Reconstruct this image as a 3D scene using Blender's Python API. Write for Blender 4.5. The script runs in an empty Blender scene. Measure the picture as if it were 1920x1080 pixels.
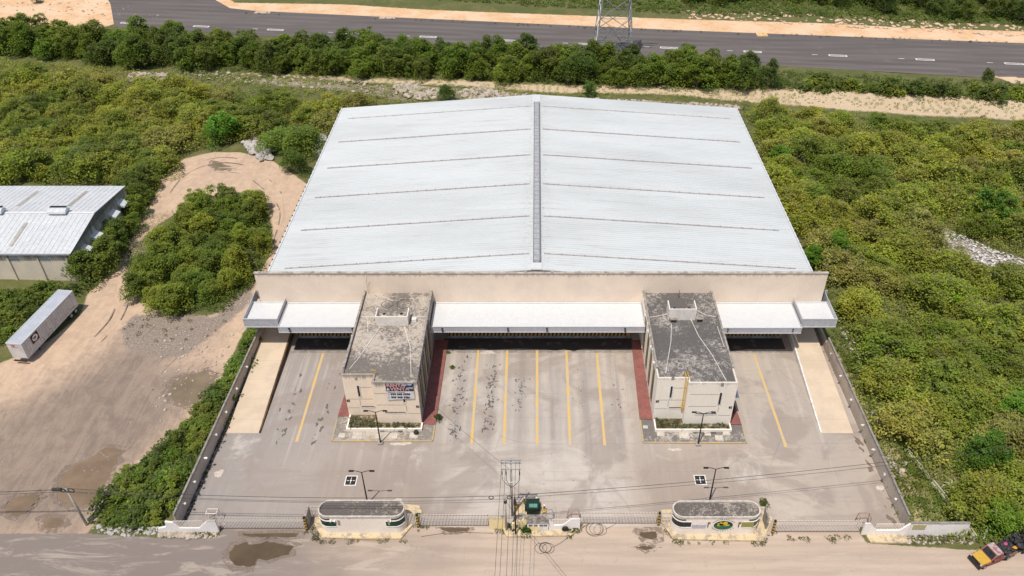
import bpy, math, random
import numpy as np
from mathutils import Vector, Matrix

# ------------------------------------------------------------------ camera, sky, sun
scene = bpy.context.scene
col = scene.collection
CAMH = 86.0
PITCH = math.atan(1147 / 1518)
cd = bpy.data.cameras.new('camera'); cam = bpy.data.objects.new('camera', cd); col.objects.link(cam)
cam.location = (0, 0, CAMH); cam.rotation_euler = (math.pi / 2 - PITCH, 0, 0)
cd.sensor_width = 36; cd.lens = 1518 / 1920 * 36; cd.shift_x = -46 / 1920
cd.clip_start = 1; cd.clip_end = 4000
scene.camera = cam
SUN_EL, SUN_AZ = 69.0, 210.0       # light comes from behind the camera, slightly left
world = bpy.data.worlds.new('World'); scene.world = world; world.use_nodes = True
wn = world.node_tree.nodes; wl = world.node_tree.links
sky = wn.new('ShaderNodeTexSky'); sky.sky_type = 'NISHITA'; sky.sun_disc = False
sky.sun_elevation = math.radians(SUN_EL); sky.sun_rotation = math.radians(SUN_AZ)
sky.air_density = 1.0; sky.dust_density = 2.0
wl.new(sky.outputs[0], wn['Background'].inputs[0]); wn['Background'].inputs[1].default_value = 0.115
sd = bpy.data.lights.new('sun', 'SUN'); sd.energy = 3.95; sd.angle = math.radians(0.5); sd.color = (1.0, 0.935, 0.835)
sun = bpy.data.objects.new('sun', sd); col.objects.link(sun)
e, a = math.radians(SUN_EL), math.radians(SUN_AZ)
sdir = Vector((math.sin(a) * math.cos(e), math.cos(a) * math.cos(e), math.sin(e)))
sun.rotation_euler = sdir.to_track_quat('Z', 'Y').to_euler(); sun.location = sdir * 300
scene.view_settings.view_transform = 'Standard'; scene.view_settings.look = 'None'
scene.view_settings.exposure = 0.0; scene.view_settings.gamma = 1.0

random.seed(7); RNG = np.random.default_rng(7)
CA, SA = math.cos(PITCH), math.sin(PITCH)
def G(u, v, z=0.0):
    """photo pixel -> point on the horizontal plane z (survey helper)"""
    s, t = (u - 1006) / 1518, (v - 540) / 1518
    k = (CAMH - z) / (SA + CA * t)
    return (s * k, (CA - SA * t) * k, z)
def atY(u, v, Y):
    s, t = (u - 1006) / 1518, (v - 540) / 1518
    k = Y / (CA - SA * t)
    return (s * k, Y, CAMH - (SA + CA * t) * k)
def GP(pts, z=0.0): return [G(u, v, z)[:2] for u, v in pts]

# ------------------------------------------------------------------ mesh builder
OFF = {}
def tag(o, label=None, cat=None, group=None, kind=None):
    if label: o['label'] = label
    if cat: o['category'] = cat
    if group: o['group'] = group
    if kind: o['kind'] = kind
    return o
def thing(name, label, cat, loc=(0, 0, 0), group=None, local=False):
    o = bpy.data.objects.new(name, None); col.objects.link(o); o.location = loc
    o.empty_display_size = 0.3
    OFF[o.name] = (0, 0, 0) if local else tuple(loc)
    return tag(o, label, cat, group)
SPLIT = {'canopy_lamp', 'gutter', 'parapet', 'side_wall', 'long_wall', 'wall_spotlight', 'narrow_plate', 'dock_platform', 'slab_patch', 'damp_patch', 'plaster_stain', 'ridge_cap', 'dock_shade_stain', 'dock_bumper', 'chassis_beam'}
class MB:
    def __init__(s): s.v = []; s.f = []
    def add(s, vs, fs):
        n = len(s.v); s.v.extend(tuple(p) for p in vs); s.f.extend(tuple(i + n for i in f) for f in fs); return s
    def box(s, x0, x1, y0, y1, z0, z1):
        return s.hexa([(x0, y0, z0), (x1, y0, z0), (x1, y1, z0), (x0, y1, z0), (x0, y0, z1), (x1, y0, z1), (x1, y1, z1), (x0, y1, z1)])
    def hexa(s, p): return s.add(p, [(0, 3, 2, 1), (4, 5, 6, 7), (0, 1, 5, 4), (1, 2, 6, 5), (2, 3, 7, 6), (3, 0, 4, 7)])
    def prism(s, poly, z0, z1, top=None):
        n = len(poly)
        a = 0
        for i in range(n):
            x0, y0 = poly[i]; x1, y1 = poly[(i + 1) % n]; a += x0 * y1 - x1 * y0
        if a < 0: poly = poly[::-1]
        vs = [(x, y, z0) for x, y in poly] + [(x, y, z1) for x, y in poly]
        fs = [tuple(range(n))[::-1], tuple(range(n, 2 * n))] + [(i, (i + 1) % n, (i + 1) % n + n, i + n) for i in range(n)]
        return s.add(vs, fs)
    def xprof(s, prof, y0, y1):
        """profile in (x,z) extruded along y"""
        n = len(prof)
        vs = [(x, y0, z) for x, z in prof] + [(x, y1, z) for x, z in prof]
        fs = [tuple(range(n)), tuple(range(n, 2 * n))[::-1]] + [(i, i + n, (i + 1) % n + n, (i + 1) % n) for i in range(n)]
        return s.add(vs, fs)
    def yprof(s, prof, x0, x1):
        n = len(prof)
        vs = [(x0, y, z) for y, z in prof] + [(x1, y, z) for y, z in prof]
        fs = [tuple(range(n))[::-1], tuple(range(n, 2 * n))] + [(i, (i + 1) % n, (i + 1) % n + n, i + n) for i in range(n)]
        return s.add(vs, fs)
    def tube(s, path, r, n=6, cap=True):
        path = [Vector(p) for p in path]; rs = r if isinstance(r, (list, tuple)) else [r] * len(path)
        base = len(s.v); up = None
        for i, p in enumerate(path):
            d = (path[min(i + 1, len(path) - 1)] - path[max(i - 1, 0)]).normalized()
            if up is None: up = Vector((0, 0, 1)) if abs(d.z) < .9 else Vector((1, 0, 0))
            x = d.cross(up).normalized(); y = x.cross(d).normalized(); up = y
            for k in range(n):
                t = 2 * math.pi * k / n
                s.v.append(tuple(p + (x * math.cos(t) + y * math.sin(t)) * rs[i]))
        for i in range(len(path) - 1):
            for k in range(n):
                a, b = base + i * n + k, base + i * n + (k + 1) % n
                s.f.append((a, b, b + n, a + n))
        if cap:
            s.f.append(tuple(base + k for k in range(n))[::-1]); m = base + (len(path) - 1) * n
            s.f.append(tuple(m + k for k in range(n)))
        return s
    def bar(s, a, b, w, h=None):
        h = h or w; a = Vector(a); b = Vector(b); d = (b - a).normalized()
        up = Vector((0, 0, 1)) if abs(d.z) < .95 else Vector((0, 1, 0))
        x = d.cross(up).normalized() * w / 2; y = x.normalized().cross(d).normalized() * h / 2
        return s.hexa([a - x - y, a + x - y, a + x + y, a - x + y, b - x - y, b + x - y, b + x + y, b - x + y])
    def ring(s, c, r, w, n=24, axis='z', m=6):
        pts = []
        for k in range(n + 1):
            t = 2 * math.pi * k / n
            if axis == 'z': pts.append((c[0] + r * math.cos(t), c[1] + r * math.sin(t), c[2]))
            elif axis == 'y': pts.append((c[0] + r * math.cos(t), c[1], c[2] + r * math.sin(t)))
            else: pts.append((c[0], c[1] + r * math.cos(t), c[2] + r * math.sin(t)))
        return s.tube(pts, w, m, cap=False)
    def lathe(s, c, prof, n=16):
        """prof [(r,z)] about vertical axis at c"""
        b = len(s.v)
        for r, z in prof:
            for k in range(n):
                t = 2 * math.pi * k / n; s.v.append((c[0] + r * math.cos(t), c[1] + r * math.sin(t), c[2] + z))
        for i in range(len(prof) - 1):
            for k in range(n):
                p, q = b + i * n + k, b + i * n + (k + 1) % n; s.f.append((p, q, q + n, p + n))
        s.f.append(tuple(b + k for k in range(n))[::-1]); m = b + (len(prof) - 1) * n; s.f.append(tuple(m + k for k in range(n)))
        return s
    def rock(s, c, r, flat=.6):
        t = (1 + 5 ** .5) / 2
        V = [(-1, t, 0), (1, t, 0), (-1, -t, 0), (1, -t, 0), (0, -1, t), (0, 1, t), (0, -1, -t), (0, 1, -t), (t, 0, -1), (t, 0, 1), (-t, 0, -1), (-t, 0, 1)]
        F = [(0, 11, 5), (0, 5, 1), (0, 1, 7), (0, 7, 10), (0, 10, 11), (1, 5, 9), (5, 11, 4), (11, 10, 2), (10, 7, 6), (7, 1, 8), (3, 9, 4), (3, 4, 2), (3, 2, 6), (3, 6, 8), (3, 8, 9), (4, 9, 5), (2, 4, 11), (6, 2, 10), (8, 6, 7), (9, 8, 1)]
        an = random.uniform(0, 6.28); ca, sa = math.cos(an), math.sin(an); sx = random.uniform(.7, 1.5)
        out = []
        for x, y, z in V:
            k = r / 1.9 * random.uniform(.7, 1.2); x *= sx; x, y = x * ca - y * sa, x * sa + y * ca
            out.append((c[0] + x * k, c[1] + y * k, c[2] + z * k * flat))
        return s.add(out, F)
    def islands(s):
        p = list(range(len(s.v)))
        def find(i):
            while p[i] != i: p[i] = p[p[i]]; i = p[i]
            return i
        for f in s.f:
            a = find(f[0])
            for i in f[1:]: p[find(i)] = a
        gs = {}
        for f in s.f: gs.setdefault(find(f[0]), []).append(f)
        out = []
        for fs in gs.values():
            m = MB(); ids = sorted({i for f in fs for i in f}); mp = {i: k for k, i in enumerate(ids)}
            m.v = [s.v[i] for i in ids]; m.f = [tuple(mp[i] for i in f) for f in fs]; out.append(m)
        return out
    def build(s, name, mat, parent=None, smooth=False):
        if name in SPLIT:
            isl = s.islands()
            if len(isl) > 1: return [m._build(name, mat, parent, smooth) for m in isl][0]
        return s._build(name, mat, parent, smooth)
    def _build(s, name, mat, parent=None, smooth=False):
        off = OFF.get(parent.name, (0, 0, 0)) if parent else (0, 0, 0)
        me = bpy.data.meshes.new(name)
        me.from_pydata([(x - off[0], y - off[1], z - off[2]) for x, y, z in s.v], [], s.f)
        if smooth: me.polygons.foreach_set('use_smooth', [True] * len(me.polygons))
        me.materials.append(mat); me.update()
        o = bpy.data.objects.new(name, me); col.objects.link(o)
        if parent: o.parent = parent
        OFF[o.name] = off
        return o
def struct(name, mb, mat, label=None):
    o = mb.build(name, mat); return tag(o, label, None, None, 'structure')
def copy_tree(o, parent=None):
    c = o.copy(); col.objects.link(c); c.parent = parent
    for ch in o.children: copy_tree(ch, c)
    return c
def text(body, size, mat, parent, org, depth=.01, name='lettering', rot=(math.pi / 2, 0, 0), bold=0.0, sx=1.0, align='LEFT'):
    cu = bpy.data.curves.new('t', 'FONT'); cu.body = body; cu.size = size; cu.extrude = depth; cu.offset = bold; cu.align_x = align
    to = bpy.data.objects.new('t', cu)
    me = bpy.data.meshes.new_from_object(to)
    M = Matrix.Translation(Vector(org) - Vector(OFF.get(parent.name, (0, 0, 0)))) @ (rot if isinstance(rot, Matrix) else Matrix.Rotation(rot[2], 4, 'Z') @ Matrix.Rotation(rot[0], 4, 'X')) @ Matrix.Diagonal((sx, 1, 1, 1))
    me.transform(M); me.materials.clear(); me.materials.append(mat); me.name = name
    bpy.data.objects.remove(to); bpy.data.curves.remove(cu)
    o = bpy.data.objects.new(name, me); col.objects.link(o); o.parent = parent; OFF[o.name] = OFF.get(parent.name, (0, 0, 0))
    return o

# ------------------------------------------------------------------ materials
class NT:
    def __init__(s, name):
        s.m = bpy.data.materials.new(name); s.m.use_nodes = True; s.n = s.m.node_tree.nodes; s.l = s.m.node_tree.links
        s.b = s.n['Principled BSDF']; s.out = s.n['Material Output']; s.b.inputs['Specular IOR Level'].default_value = .3
        s.geo = s.n.new('ShaderNodeNewGeometry')
    def set(s, node, i, v):
        if v is None: return
        if hasattr(v, 'is_output'): s.l.new(v, node.inputs[i])
        else: node.inputs[i].default_value = v
    def pos(s, sc=(1, 1, 1), rot=(0, 0, 0), obj=False):
        mp = s.n.new('ShaderNodeMapping'); mp.inputs['Scale'].default_value = sc; mp.inputs['Rotation'].default_value = rot
        if obj: tc = s.n.new('ShaderNodeTexCoord'); s.l.new(tc.outputs['Object'], mp.inputs[0])
        else: s.l.new(s.geo.outputs['Position'], mp.inputs[0])
        return mp.outputs[0]
    def noise(s, scale, detail=4, rough=.6, vec=None, sc=(1, 1, 1), dist=0, obj=False):
        t = s.n.new('ShaderNodeTexNoise'); t.inputs['Scale'].default_value = scale; t.inputs['Detail'].default_value = detail
        t.inputs['Roughness'].default_value = rough; t.inputs['Distortion'].default_value = dist
        s.l.new(vec if vec is not None else s.pos(sc, obj=obj), t.inputs['Vector']); return t.outputs['Fac']
    def vor(s, scale, sc=(1, 1, 1), feature='F1'):
        t = s.n.new('ShaderNodeTexVoronoi'); t.inputs['Scale'].default_value = scale; t.feature = feature
        s.l.new(s.pos(sc), t.inputs['Vector']); return t.outputs['Distance']
    def ramp(s, fac, a, b, lo=0.0, hi=1.0, smooth=True):
        t = s.n.new('ShaderNodeMapRange'); t.interpolation_type = 'SMOOTHSTEP' if smooth else 'LINEAR'
        s.set(t, 'Value', fac); t.inputs['From Min'].default_value = a; t.inputs['From Max'].default_value = b
        t.inputs['To Min'].default_value = lo; t.inputs['To Max'].default_value = hi; return t.outputs[0]
    def mix(s, fac, a, b, mode='MIX'):
        t = s.n.new('ShaderNodeMix'); t.data_type = 'RGBA'; t.blend_type = mode
        s.set(t, 0, fac); s.set(t, 6, c4(a)); s.set(t, 7, c4(b)); return t.outputs[2]
    def math(s, op, a, b=None):
        t = s.n.new('ShaderNodeMath'); t.operation = op; s.set(t, 0, a); s.set(t, 1, b); return t.outputs[0]
    def attr(s, name):
        t = s.n.new('ShaderNodeAttribute'); t.attribute_name = name; return t
    def sep(s, v):
        t = s.n.new('ShaderNodeSeparateXYZ'); s.l.new(v, t.inputs[0]); return t.outputs
    def color(s, v): s.set(s.b, 'Base Color', c4(v)); return s
    def rough(s, v): s.set(s.b, 'Roughness', v); return s
    def metal(s, v): s.set(s.b, 'Metallic', v); return s
    def bump(s, h, strength=.3, dist=.05):
        t = s.n.new('ShaderNodeBump'); t.inputs['Strength'].default_value = strength; t.inputs['Distance'].default_value = dist
        s.l.new(h, t.inputs['Height']); s.l.new(t.outputs[0], s.b.inputs['Normal']); return s
def c4(v):
    if isinstance(v, (tuple, list)) and len(v) == 3: return (*v, 1)
    return v
def simple(name, c, c2=None, scale=2, rough=.7, metal=0, lo=.35, hi=.65, sc=(1, 1, 1), bump=0, fine=.12):
    t = NT(name)
    if c2 is None: c2 = tuple(x * .8 for x in c)
    f = t.ramp(t.noise(scale, 5, .65, sc=sc), lo, hi)
    k = t.mix(f, c, c2)
    g = t.ramp(t.noise(scale * 9, 3, .7), .3, .7, 1 - fine, 1 + fine)
    kk = t.mix(1.0, k, t_comb(t, g), 'MULTIPLY')
    t.color(kk).rough(rough).metal(metal)
    if bump: t.bump(t.noise(scale * 6, 4, .7), bump)
    return t.m
def t_comb(t, g):
    c = t.n.new('ShaderNodeCombineXYZ')
    for i in range(3): t.l.new(g, c.inputs[i])
    return c.outputs[0]

M = {}
M['white_metal'] = simple('white_metal', (.59, .60, .605), (.56, .57, .575), 1.2, .45)
M['grey_metal'] = simple('grey_metal', (.40, .41, .43), (.3, .3, .31), 2, .5)
M['galv'] = simple('galvanised', (.45, .46, .47), (.3, .3, .3), 1.5, .45, .5)
M['dark'] = simple('dark_glass', (.015, .018, .02), (.03, .035, .035), 3, .25)
M['black'] = simple('black_paint', (.02, .018, .018), (.035, .03, .03), 3, .5)
M['green_glass'] = simple('green_glass', (.01, .07, .045), (.006, .03, .02), 3, .2)
M['rubber'] = simple('tyre_rubber', (.02, .02, .02), (.035, .033, .03), 5, .85)
M['yellow'] = simple('yellow_paint', (.55, .34, .03), (.42, .27, .06), 1.5, .7)
M['steel_yellow'] = simple('yellow_steel', (.6, .38, .02), (.5, .3, .05), 4, .5)
M['white'] = simple('white_paint', (.78, .77, .74), (.6, .57, .52), 1.2, .7)
M['plaque'] = simple('dark_plaque', (.05, .03, .035), (.03, .02, .02), 3, .5)
M['wood_pole'] = simple('wood_pole', (.07, .055, .045), (.04, .03, .025), 3, .9)
M['conc_pole'] = simple('concrete_pole', (.42, .4, .36), (.33, .31, .28), 2, .85)
M['wire'] = simple('cable', (.03, .028, .027), (.03, .03, .03), 2, .6)
M['lamp_black'] = simple('lamp_paint', (.022, .014, .013), (.03, .02, .02), 3, .5)
M['red'] = simple('red_paint', (.42, .03, .03), (.3, .05, .04), 3, .6)
M['navy'] = simple('navy_print', (.015, .025, .10), (.012, .02, .08), 2, .5)
M['orange_print'] = simple('orange_print', (.75, .22, .08), (.7, .2, .08), 2, .5)
M['bark'] = simple('bark', (.30, .25, .20), (.17, .135, .105), 4, .95)
M['fence'] = simple('cream_steel', (.86, .78, .71), (.76, .67, .6), 6, .55)
M['transformer'] = simple('green_enamel', (.014, .038, .024), (.012, .03, .02), 3, .45)
M['rusty_frame'] = simple('rusty_frame', (.45, .3, .24), (.3, .17, .12), 6, .7)
M['black_trash'] = simple('black_scrap', (.025, .025, .028), (.05, .045, .045), 5, .6)

def wallmat(name, c, c2, ztop, stain=(.13, .12, .11), amt=.75, depth=1.2, cell=.35):
    t = NT(name)
    base = t.mix(t.ramp(t.noise(.35, 4, .6), .35, .65), c, c2)
    fine = t.ramp(t.noise(5, 3, .7), .3, .7, .93, 1.06)
    base = t.mix(1.0, base, t_comb(t, fine), 'MULTIPLY')
    drip = t.noise(1.0, 5, .7, sc=(1.6, 1.6, .12))
    z = t.sep(t.geo.outputs['Position'])[2]
    near = t.ramp(z, ztop - depth, ztop + .05)
    f = t.ramp(t.math('ADD', t.math('MULTIPLY', near, .42), drip), .62, .92, 0, amt)
    top = t.ramp(z, ztop - .1, ztop - .02)
    f2 = t.math('MULTIPLY', top, t.ramp(t.noise(2.5, 4, .7), .3, .6, .25, .9))
    k = t.mix(f, base, stain); k = t.mix(f2, k, stain)
    t.color(k).rough(.85).bump(t.noise(9, 3, .6), .15, .02)
    return t.m
M['wall_front'] = wallmat('front_wall_plaster', (.83, .69, .55), (.77, .63, .51), 11.9, depth=1.1, amt=.42)
M['wall_side'] = simple('side_wall', (.5, .42, .34), (.42, .35, .28), .6, .85)
M['office_l'] = wallmat('office_plaster_cream', (.87, .72, .56), (.82, .68, .54), 8.5, depth=1.6)
M['office_r'] = wallmat('office_plaster_white', (.86, .79, .69), (.82, .75, .65), 8.5, depth=.8, amt=.35)
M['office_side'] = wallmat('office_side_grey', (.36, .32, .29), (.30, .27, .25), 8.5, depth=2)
M['guard_wall'] = wallmat('guard_plaster', (.86, .77, .68), (.8, .71, .62), 3.55, depth=.6)
M['low_wall'] = wallmat('street_wall_white', (.84, .80, .76), (.78, .74, .71), 2.4, depth=.5, amt=.35)
M['yard_wall'] = wallmat('boundary_wall_grey', (.52, .44, .365), (.42, .36, .30), 2.6, (.12, .10, .09), .45, .9)
M['neigh_wall'] = wallmat('neighbour_plaster', (.72, .62, .49), (.64, .56, .45), 6, depth=3)
M['yellow_wall'] = wallmat('yellow_wall', (.84, .68, .36), (.78, .64, .36), 2.2, depth=.4, amt=.3)

def roofmat():
    t = NT('ribbed_roof_sheet')
    c = t.mix(t.ramp(t.noise(.10, 4, .6, sc=(.25, 1, 1)), .4, .65), (.56, .585, .59), (.50, .522, .525))
    st = t.ramp(t.noise(1.0, 6, .75, sc=(.06, 1.1, 1)), .5, .7, 0, .6)
    c = t.mix(st, c, (.42, .42, .42))
    x = t.math('ABSOLUTE', t.sep(t.geo.outputs['Position'])[0])
    near = t.ramp(x, 1.2, 3.2, 1, 0)
    sp = t.ramp(t.noise(2.2, 4, .8, sc=(.6, 2.2, 1)), .54, .62)
    c = t.mix(t.math('MULTIPLY', t.math('MULTIPLY', near, sp), .55), c, (.2, .19, .18))
    d = t.ramp(t.noise(.9, 5, .85, sc=(.8, 2.5, 1)), .68, .72, 0, .6)
    c = t.mix(d, c, (.22, .22, .22))
    fy = t.math('FRACT', t.math('MULTIPLY', t.math('SUBTRACT', t.sep(t.geo.outputs['Position'])[1], YF0), 1 / .6))
    c = t.mix(t.math('MULTIPLY', t.ramp(t.math('ABSOLUTE', t.math('SUBTRACT', fy, .66)), .02, .08, .42, 0), t.ramp(t.noise(.12, 4, .6, sc=(.3, 1, 1)), .35, .65, .3, 1)), c, (.24, .24, .24))  # dark lines at the rib feet paint in the shading of the ribs
    t.color(c).rough(.5)
    return t.m
YF0 = 102.16
M['roof'] = roofmat()

def slabmat(name, light, dark, bias):
    t = NT(name)
    n = t.noise(1.7, 9, .78, dist=1.0); big = t.noise(.16, 3, .5)
    f = t.ramp(t.math('ADD', n, t.math('MULTIPLY', t.math('SUBTRACT', big, .5), .55)), bias - .07, bias + .09)
    c = t.mix(f, dark, light)
    f2 = t.ramp(t.noise(4.5, 6, .8, dist=.8), .45, .6)
    c = t.mix(t.math('MULTIPLY', f2, .35), c, tuple(x * .45 for x in light))
    t.color(c).rough(.95).bump(n, .4, .05); return t.m
M['slab_l'] = slabmat('weathered_roof_pale', (.48, .415, .345), (.15, .132, .12), .50)
M['slab_r'] = slabmat('weathered_roof_dark', (.40, .365, .325), (.10, .092, .088), .565)
M['slab_g'] = slabmat('guard_roof', (.38, .33, .28), (.11, .095, .085), .55)
M['sidewalk_l'] = slabmat('sidewalk_pale', (.47, .41, .34), (.22, .19, .165), .48)
M['sidewalk_r'] = slabmat('sidewalk_dark', (.48, .43, .37), (.15, .135, .125), .58)

def pavemat():
    t = NT('yard_concrete')
    P = t.sep(t.geo.outputs['Position']); x, y = P[0], P[1]
    bays = t.ramp(t.math('ADD', y, t.math('MULTIPLY', t.noise(.15, 3, .5), 8)), 76, 84)
    c = t.mix(t.ramp(t.math('ADD', x, t.math('MULTIPLY', t.noise(.05, 4, .6), 60)), -20, 45), (.325, .282, .256), (.425, .352, .290))
    trk = t.ramp(t.noise(1.0, 5, .6, sc=(.42, .035, 1)), .38, .62); trk2 = t.ramp(t.noise(1.0, 4, .6, sc=(1.2, .05, 1)), .5, .68)
    wob = t.math('MULTIPLY', t.math('SUBTRACT', t.noise(.12, 5, .65), .5), 9)
    xw = t.math('ADD', x, wob); front = t.math('SUBTRACT', 1.0, bays)
    def band(a, b, f): return t.math('MULTIPLY', t.ramp(xw, a - f, a + f), t.ramp(xw, b - f, b + f, 1, 0))
    c = t.mix(t.math('MULTIPLY', band(-12, 12, 2.5), .5), c, (.50, .435, .375))
    c = t.mix(t.math('MULTIPLY', t.math('MULTIPLY', band(-12, 12, 2.5), front), t.ramp(t.noise(.09, 5, .6, dist=1), .42, .58, 0, .6)), c, (.56, .50, .44))
    c = t.mix(t.math('MULTIPLY', t.math('ADD', band(-29, -14, 1.6), band(14.5, 29, 1.2)), t.math('MULTIPLY', front, .7)), c, (.315, .25, .205))
    c = t.mix(t.math('MULTIPLY', band(30, 36, 2), .55), c, (.52, .44, .36))
    c = t.mix(t.math('MULTIPLY', t.ramp(xw, -46, -33, .6, 0), 1.0), c, (.29, .262, .245))
    ph = t.math('ABSOLUTE', t.math('SUBTRACT', t.math('FRACT', t.math('DIVIDE', t.math('ADD', t.math('ADD', x, t.math('MULTIPLY', wob, .05)), 9.3), 4.73)), .5))
    lane = t.math('MULTIPLY', t.math('MULTIPLY', band(-14, 13, 1), bays), t.ramp(t.noise(1, 5, .7, sc=(.3, .1, 1)), .3, .6, .3, 1))
    c = t.mix(t.math('MULTIPLY', lane, t.ramp(ph, .05, .17, .7, 0)), c, (.27, .245, .225))
    c = t.mix(t.math('MULTIPLY', lane, t.ramp(t.math('ABSOLUTE', t.math('SUBTRACT', ph, .3)), .02, .12, .5, 0)), c, (.56, .50, .435))
    c = t.mix(t.math('MULTIPLY', trk, t.math('MULTIPLY', bays, .45)), c, (.325, .290, .268))
    c = t.mix(t.math('MULTIPLY', trk2, t.math('ADD', t.math('MULTIPLY', bays, .35), .12)), c, (.52, .455, .395))
    swp = t.ramp(t.noise(1.0, 6, .65, sc=(.07, .42, 1), dist=.8), .48, .66)
    c = t.mix(t.math('MULTIPLY', swp, t.math('SUBTRACT', .6, t.math('MULTIPLY', bays, .45))), c, (.315, .26, .218))
    c = t.mix(t.ramp(t.noise(.075, 6, .6, dist=1.2), .50, .60, 0, .65), c, (.30, .243, .205))
    c = t.mix(t.ramp(t.noise(.11, 7, .7, dist=.7), .56, .70, 0, .7), c, (.56, .50, .44))
    c = t.mix(t.ramp(t.noise(.6, 7, .75, dist=.6), .55, .72, 0, .45), c, (.27, .24, .22))
    c = t.mix(t.ramp(t.noise(2.2, 6, .8), .60, .72, 0, .5), c, (.62, .55, .48))
    c = t.mix(t.ramp(t.noise(1.6, 7, .85, dist=.3), .65, .70, 0, .6), c, (.17, .15, .135))
    fr = t.math('ABSOLUTE', t.math('SUBTRACT', t.math('FRACT', t.math('MULTIPLY', y, .2)), .5))
    c = t.mix(t.math('MULTIPLY', t.ramp(fr, .004, .009, .4, 0), t.ramp(t.noise(.25, 4, .6), .42, .6)), c, (.17, .15, .13))
    fx = t.math('ABSOLUTE', t.math('SUBTRACT', t.math('FRACT', t.math('MULTIPLY', x, .21)), .5))
    c = t.mix(t.math('MULTIPLY', t.ramp(fx, .004, .009, .3, 0), t.ramp(t.noise(.3, 4, .6), .45, .6)), c, (.2, .17, .15))
    cr = t.n.new('ShaderNodeTexVoronoi'); cr.feature = 'DISTANCE_TO_EDGE'; cr.inputs['Scale'].default_value = .11
    vv = t.n.new('ShaderNodeVectorMath'); vv.operation = 'ADD'; t.l.new(t.pos(), vv.inputs[0]); nz = t.n.new('ShaderNodeTexNoise'); nz.inputs['Scale'].default_value = .5; nz.inputs['Detail'].default_value = 6; t.l.new(nz.outputs['Color'], vv.inputs[1]); t.l.new(vv.outputs[0], cr.inputs['Vector'])
    c = t.mix(t.math('MULTIPLY', t.ramp(cr.outputs['Distance'], .003, .008, .22, 0), t.ramp(t.noise(.06, 2, .5), .5, .6)), c, (.14, .12, .11))
    j2 = t.math('ABSOLUTE', t.math('SUBTRACT', y, 96.9))
    c = t.mix(t.math('MULTIPLY', t.ramp(j2, .05, .35, .6, 0), t.ramp(t.noise(1.2, 4, .7), .35, .55)), c, (.12, .105, .095))
    c = t.mix(t.ramp(t.noise(14, 3, .8), .3, .7, 0, .16), c, (.2, .18, .16))
    c = t.mix(1.0, c, (.97, .985, 1.0), 'MULTIPLY')
    t.color(c).rough(.9).bump(t.noise(6, 4, .7), .12, .02); return t.m
M['yard'] = pavemat()
def rampmat():
    t = NT('ramp_concrete')
    c = t.mix(t.ramp(t.noise(.35, 5, .6), .35, .65), (.60, .485, .36), (.52, .42, .315))
    c = t.mix(t.ramp(t.noise(1.2, 7, .8, dist=.5), .6, .75, 0, .55), c, (.3, .25, .2))
    y = t.sep(t.geo.outputs['Position'])[1]
    fr = t.math('ABSOLUTE', t.math('SUBTRACT', t.math('FRACT', t.math('MULTIPLY', y, .25)), .5))
    c = t.mix(t.ramp(fr, .004, .01, .3, 0), c, (.25, .2, .15))
    t.color(c).rough(.9); return t.m
M['ramp'] = rampmat()
M['ramp_side'] = simple('ramp_side', (.16, .09, .04), (.05, .035, .025), 1.0, .9, sc=(1, .5, 1))
M['kerb_dirty'] = simple('kerb_dirty', (.38, .34, .3), (.2, .18, .16), 1.5, .9)
M['kerb_yellow'] = simple('kerb_yellow', (.50, .34, .10), (.36, .31, .25), 1.6, .85, lo=.36, hi=.56)
M['plinth'] = simple('plinth_cream', (.58, .46, .29), (.34, .28, .21), 1.3, .9, lo=.45, hi=.62, bump=.2)
M['red_pave'] = simple('red_paving', (.27, .10, .085), (.20, .085, .072), .8, .9, fine=.25)
M['asphalt'] = None
def asphalt():
    t = NT('road_asphalt')
    c = t.mix(t.ramp(t.noise(1, 4, .6, sc=(.015, .35, 1), ), .35, .65), (.135, .118, .112), (.10, .088, .083))
    c = t.mix(t.ramp(t.noise(.12, 6, .7), .58, .75, 0, .55), c, (.20, .17, .15))
    wy = t.math('ADD', t.sep(t.geo.outputs['Position'])[1], t.math('MULTIPLY', t.sep(t.geo.outputs['Position'])[0], .1275)); ww = t.math('ABSOLUTE', t.math('SUBTRACT', t.math('FRACT', t.math('MULTIPLY', wy, .27)), .5)); c = t.mix(t.math('MULTIPLY', t.ramp(ww, .12, .3, .35, 0), t.ramp(t.noise(.05, 4, .6), .35, .6)), c, (.19, .165, .15))
    t.color(c).rough(.9); return t.m
M['asphalt'] = asphalt()
def puddlemat(name, c, r):
    t = NT(name)
    t.color(t.mix(t.ramp(t.noise(.25, 4, .6), .35, .65), c, tuple(x * .75 for x in c))).rough(r); t.b.inputs['Specular IOR Level'].default_value = .5
    return t.m
M['mud_water'] = puddlemat('muddy_water', (.235, .165, .105), .15)
M['mud_wet'] = puddlemat('green_brown_water', (.23, .175, .11), .2)
def dampmat():
    t = NT('damp_mud'); t.color((.25, .19, .15)).rough(.6)
    tr = t.n.new('ShaderNodeBsdfTransparent'); ms = t.n.new('ShaderNodeMixShader'); t.l.new(t.ramp(t.noise(1.1, 6, .75), .42, .58, 0, .8), ms.inputs[0])
    t.l.new(tr.outputs[0], ms.inputs[1]); t.l.new(t.b.outputs[0], ms.inputs[2]); t.l.new(ms.outputs[0], t.out.inputs[0]); return t.m
M['damp'] = dampmat()
M['dark_water'] = puddlemat('dark_puddle', (.12, .085, .05), .08)
M['rubble'] = simple('limestone_rubble', (.48, .41, .34), (.33, .28, .23), .8, .95)
M['rubble_grey'] = simple('grey_rubble', (.46, .43, .4), (.3, .28, .26), .8, .95)
M['trash'] = simple('pale_trash', (.72, .69, .66), (.22, .20, .18), 2.6, .8)

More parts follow.
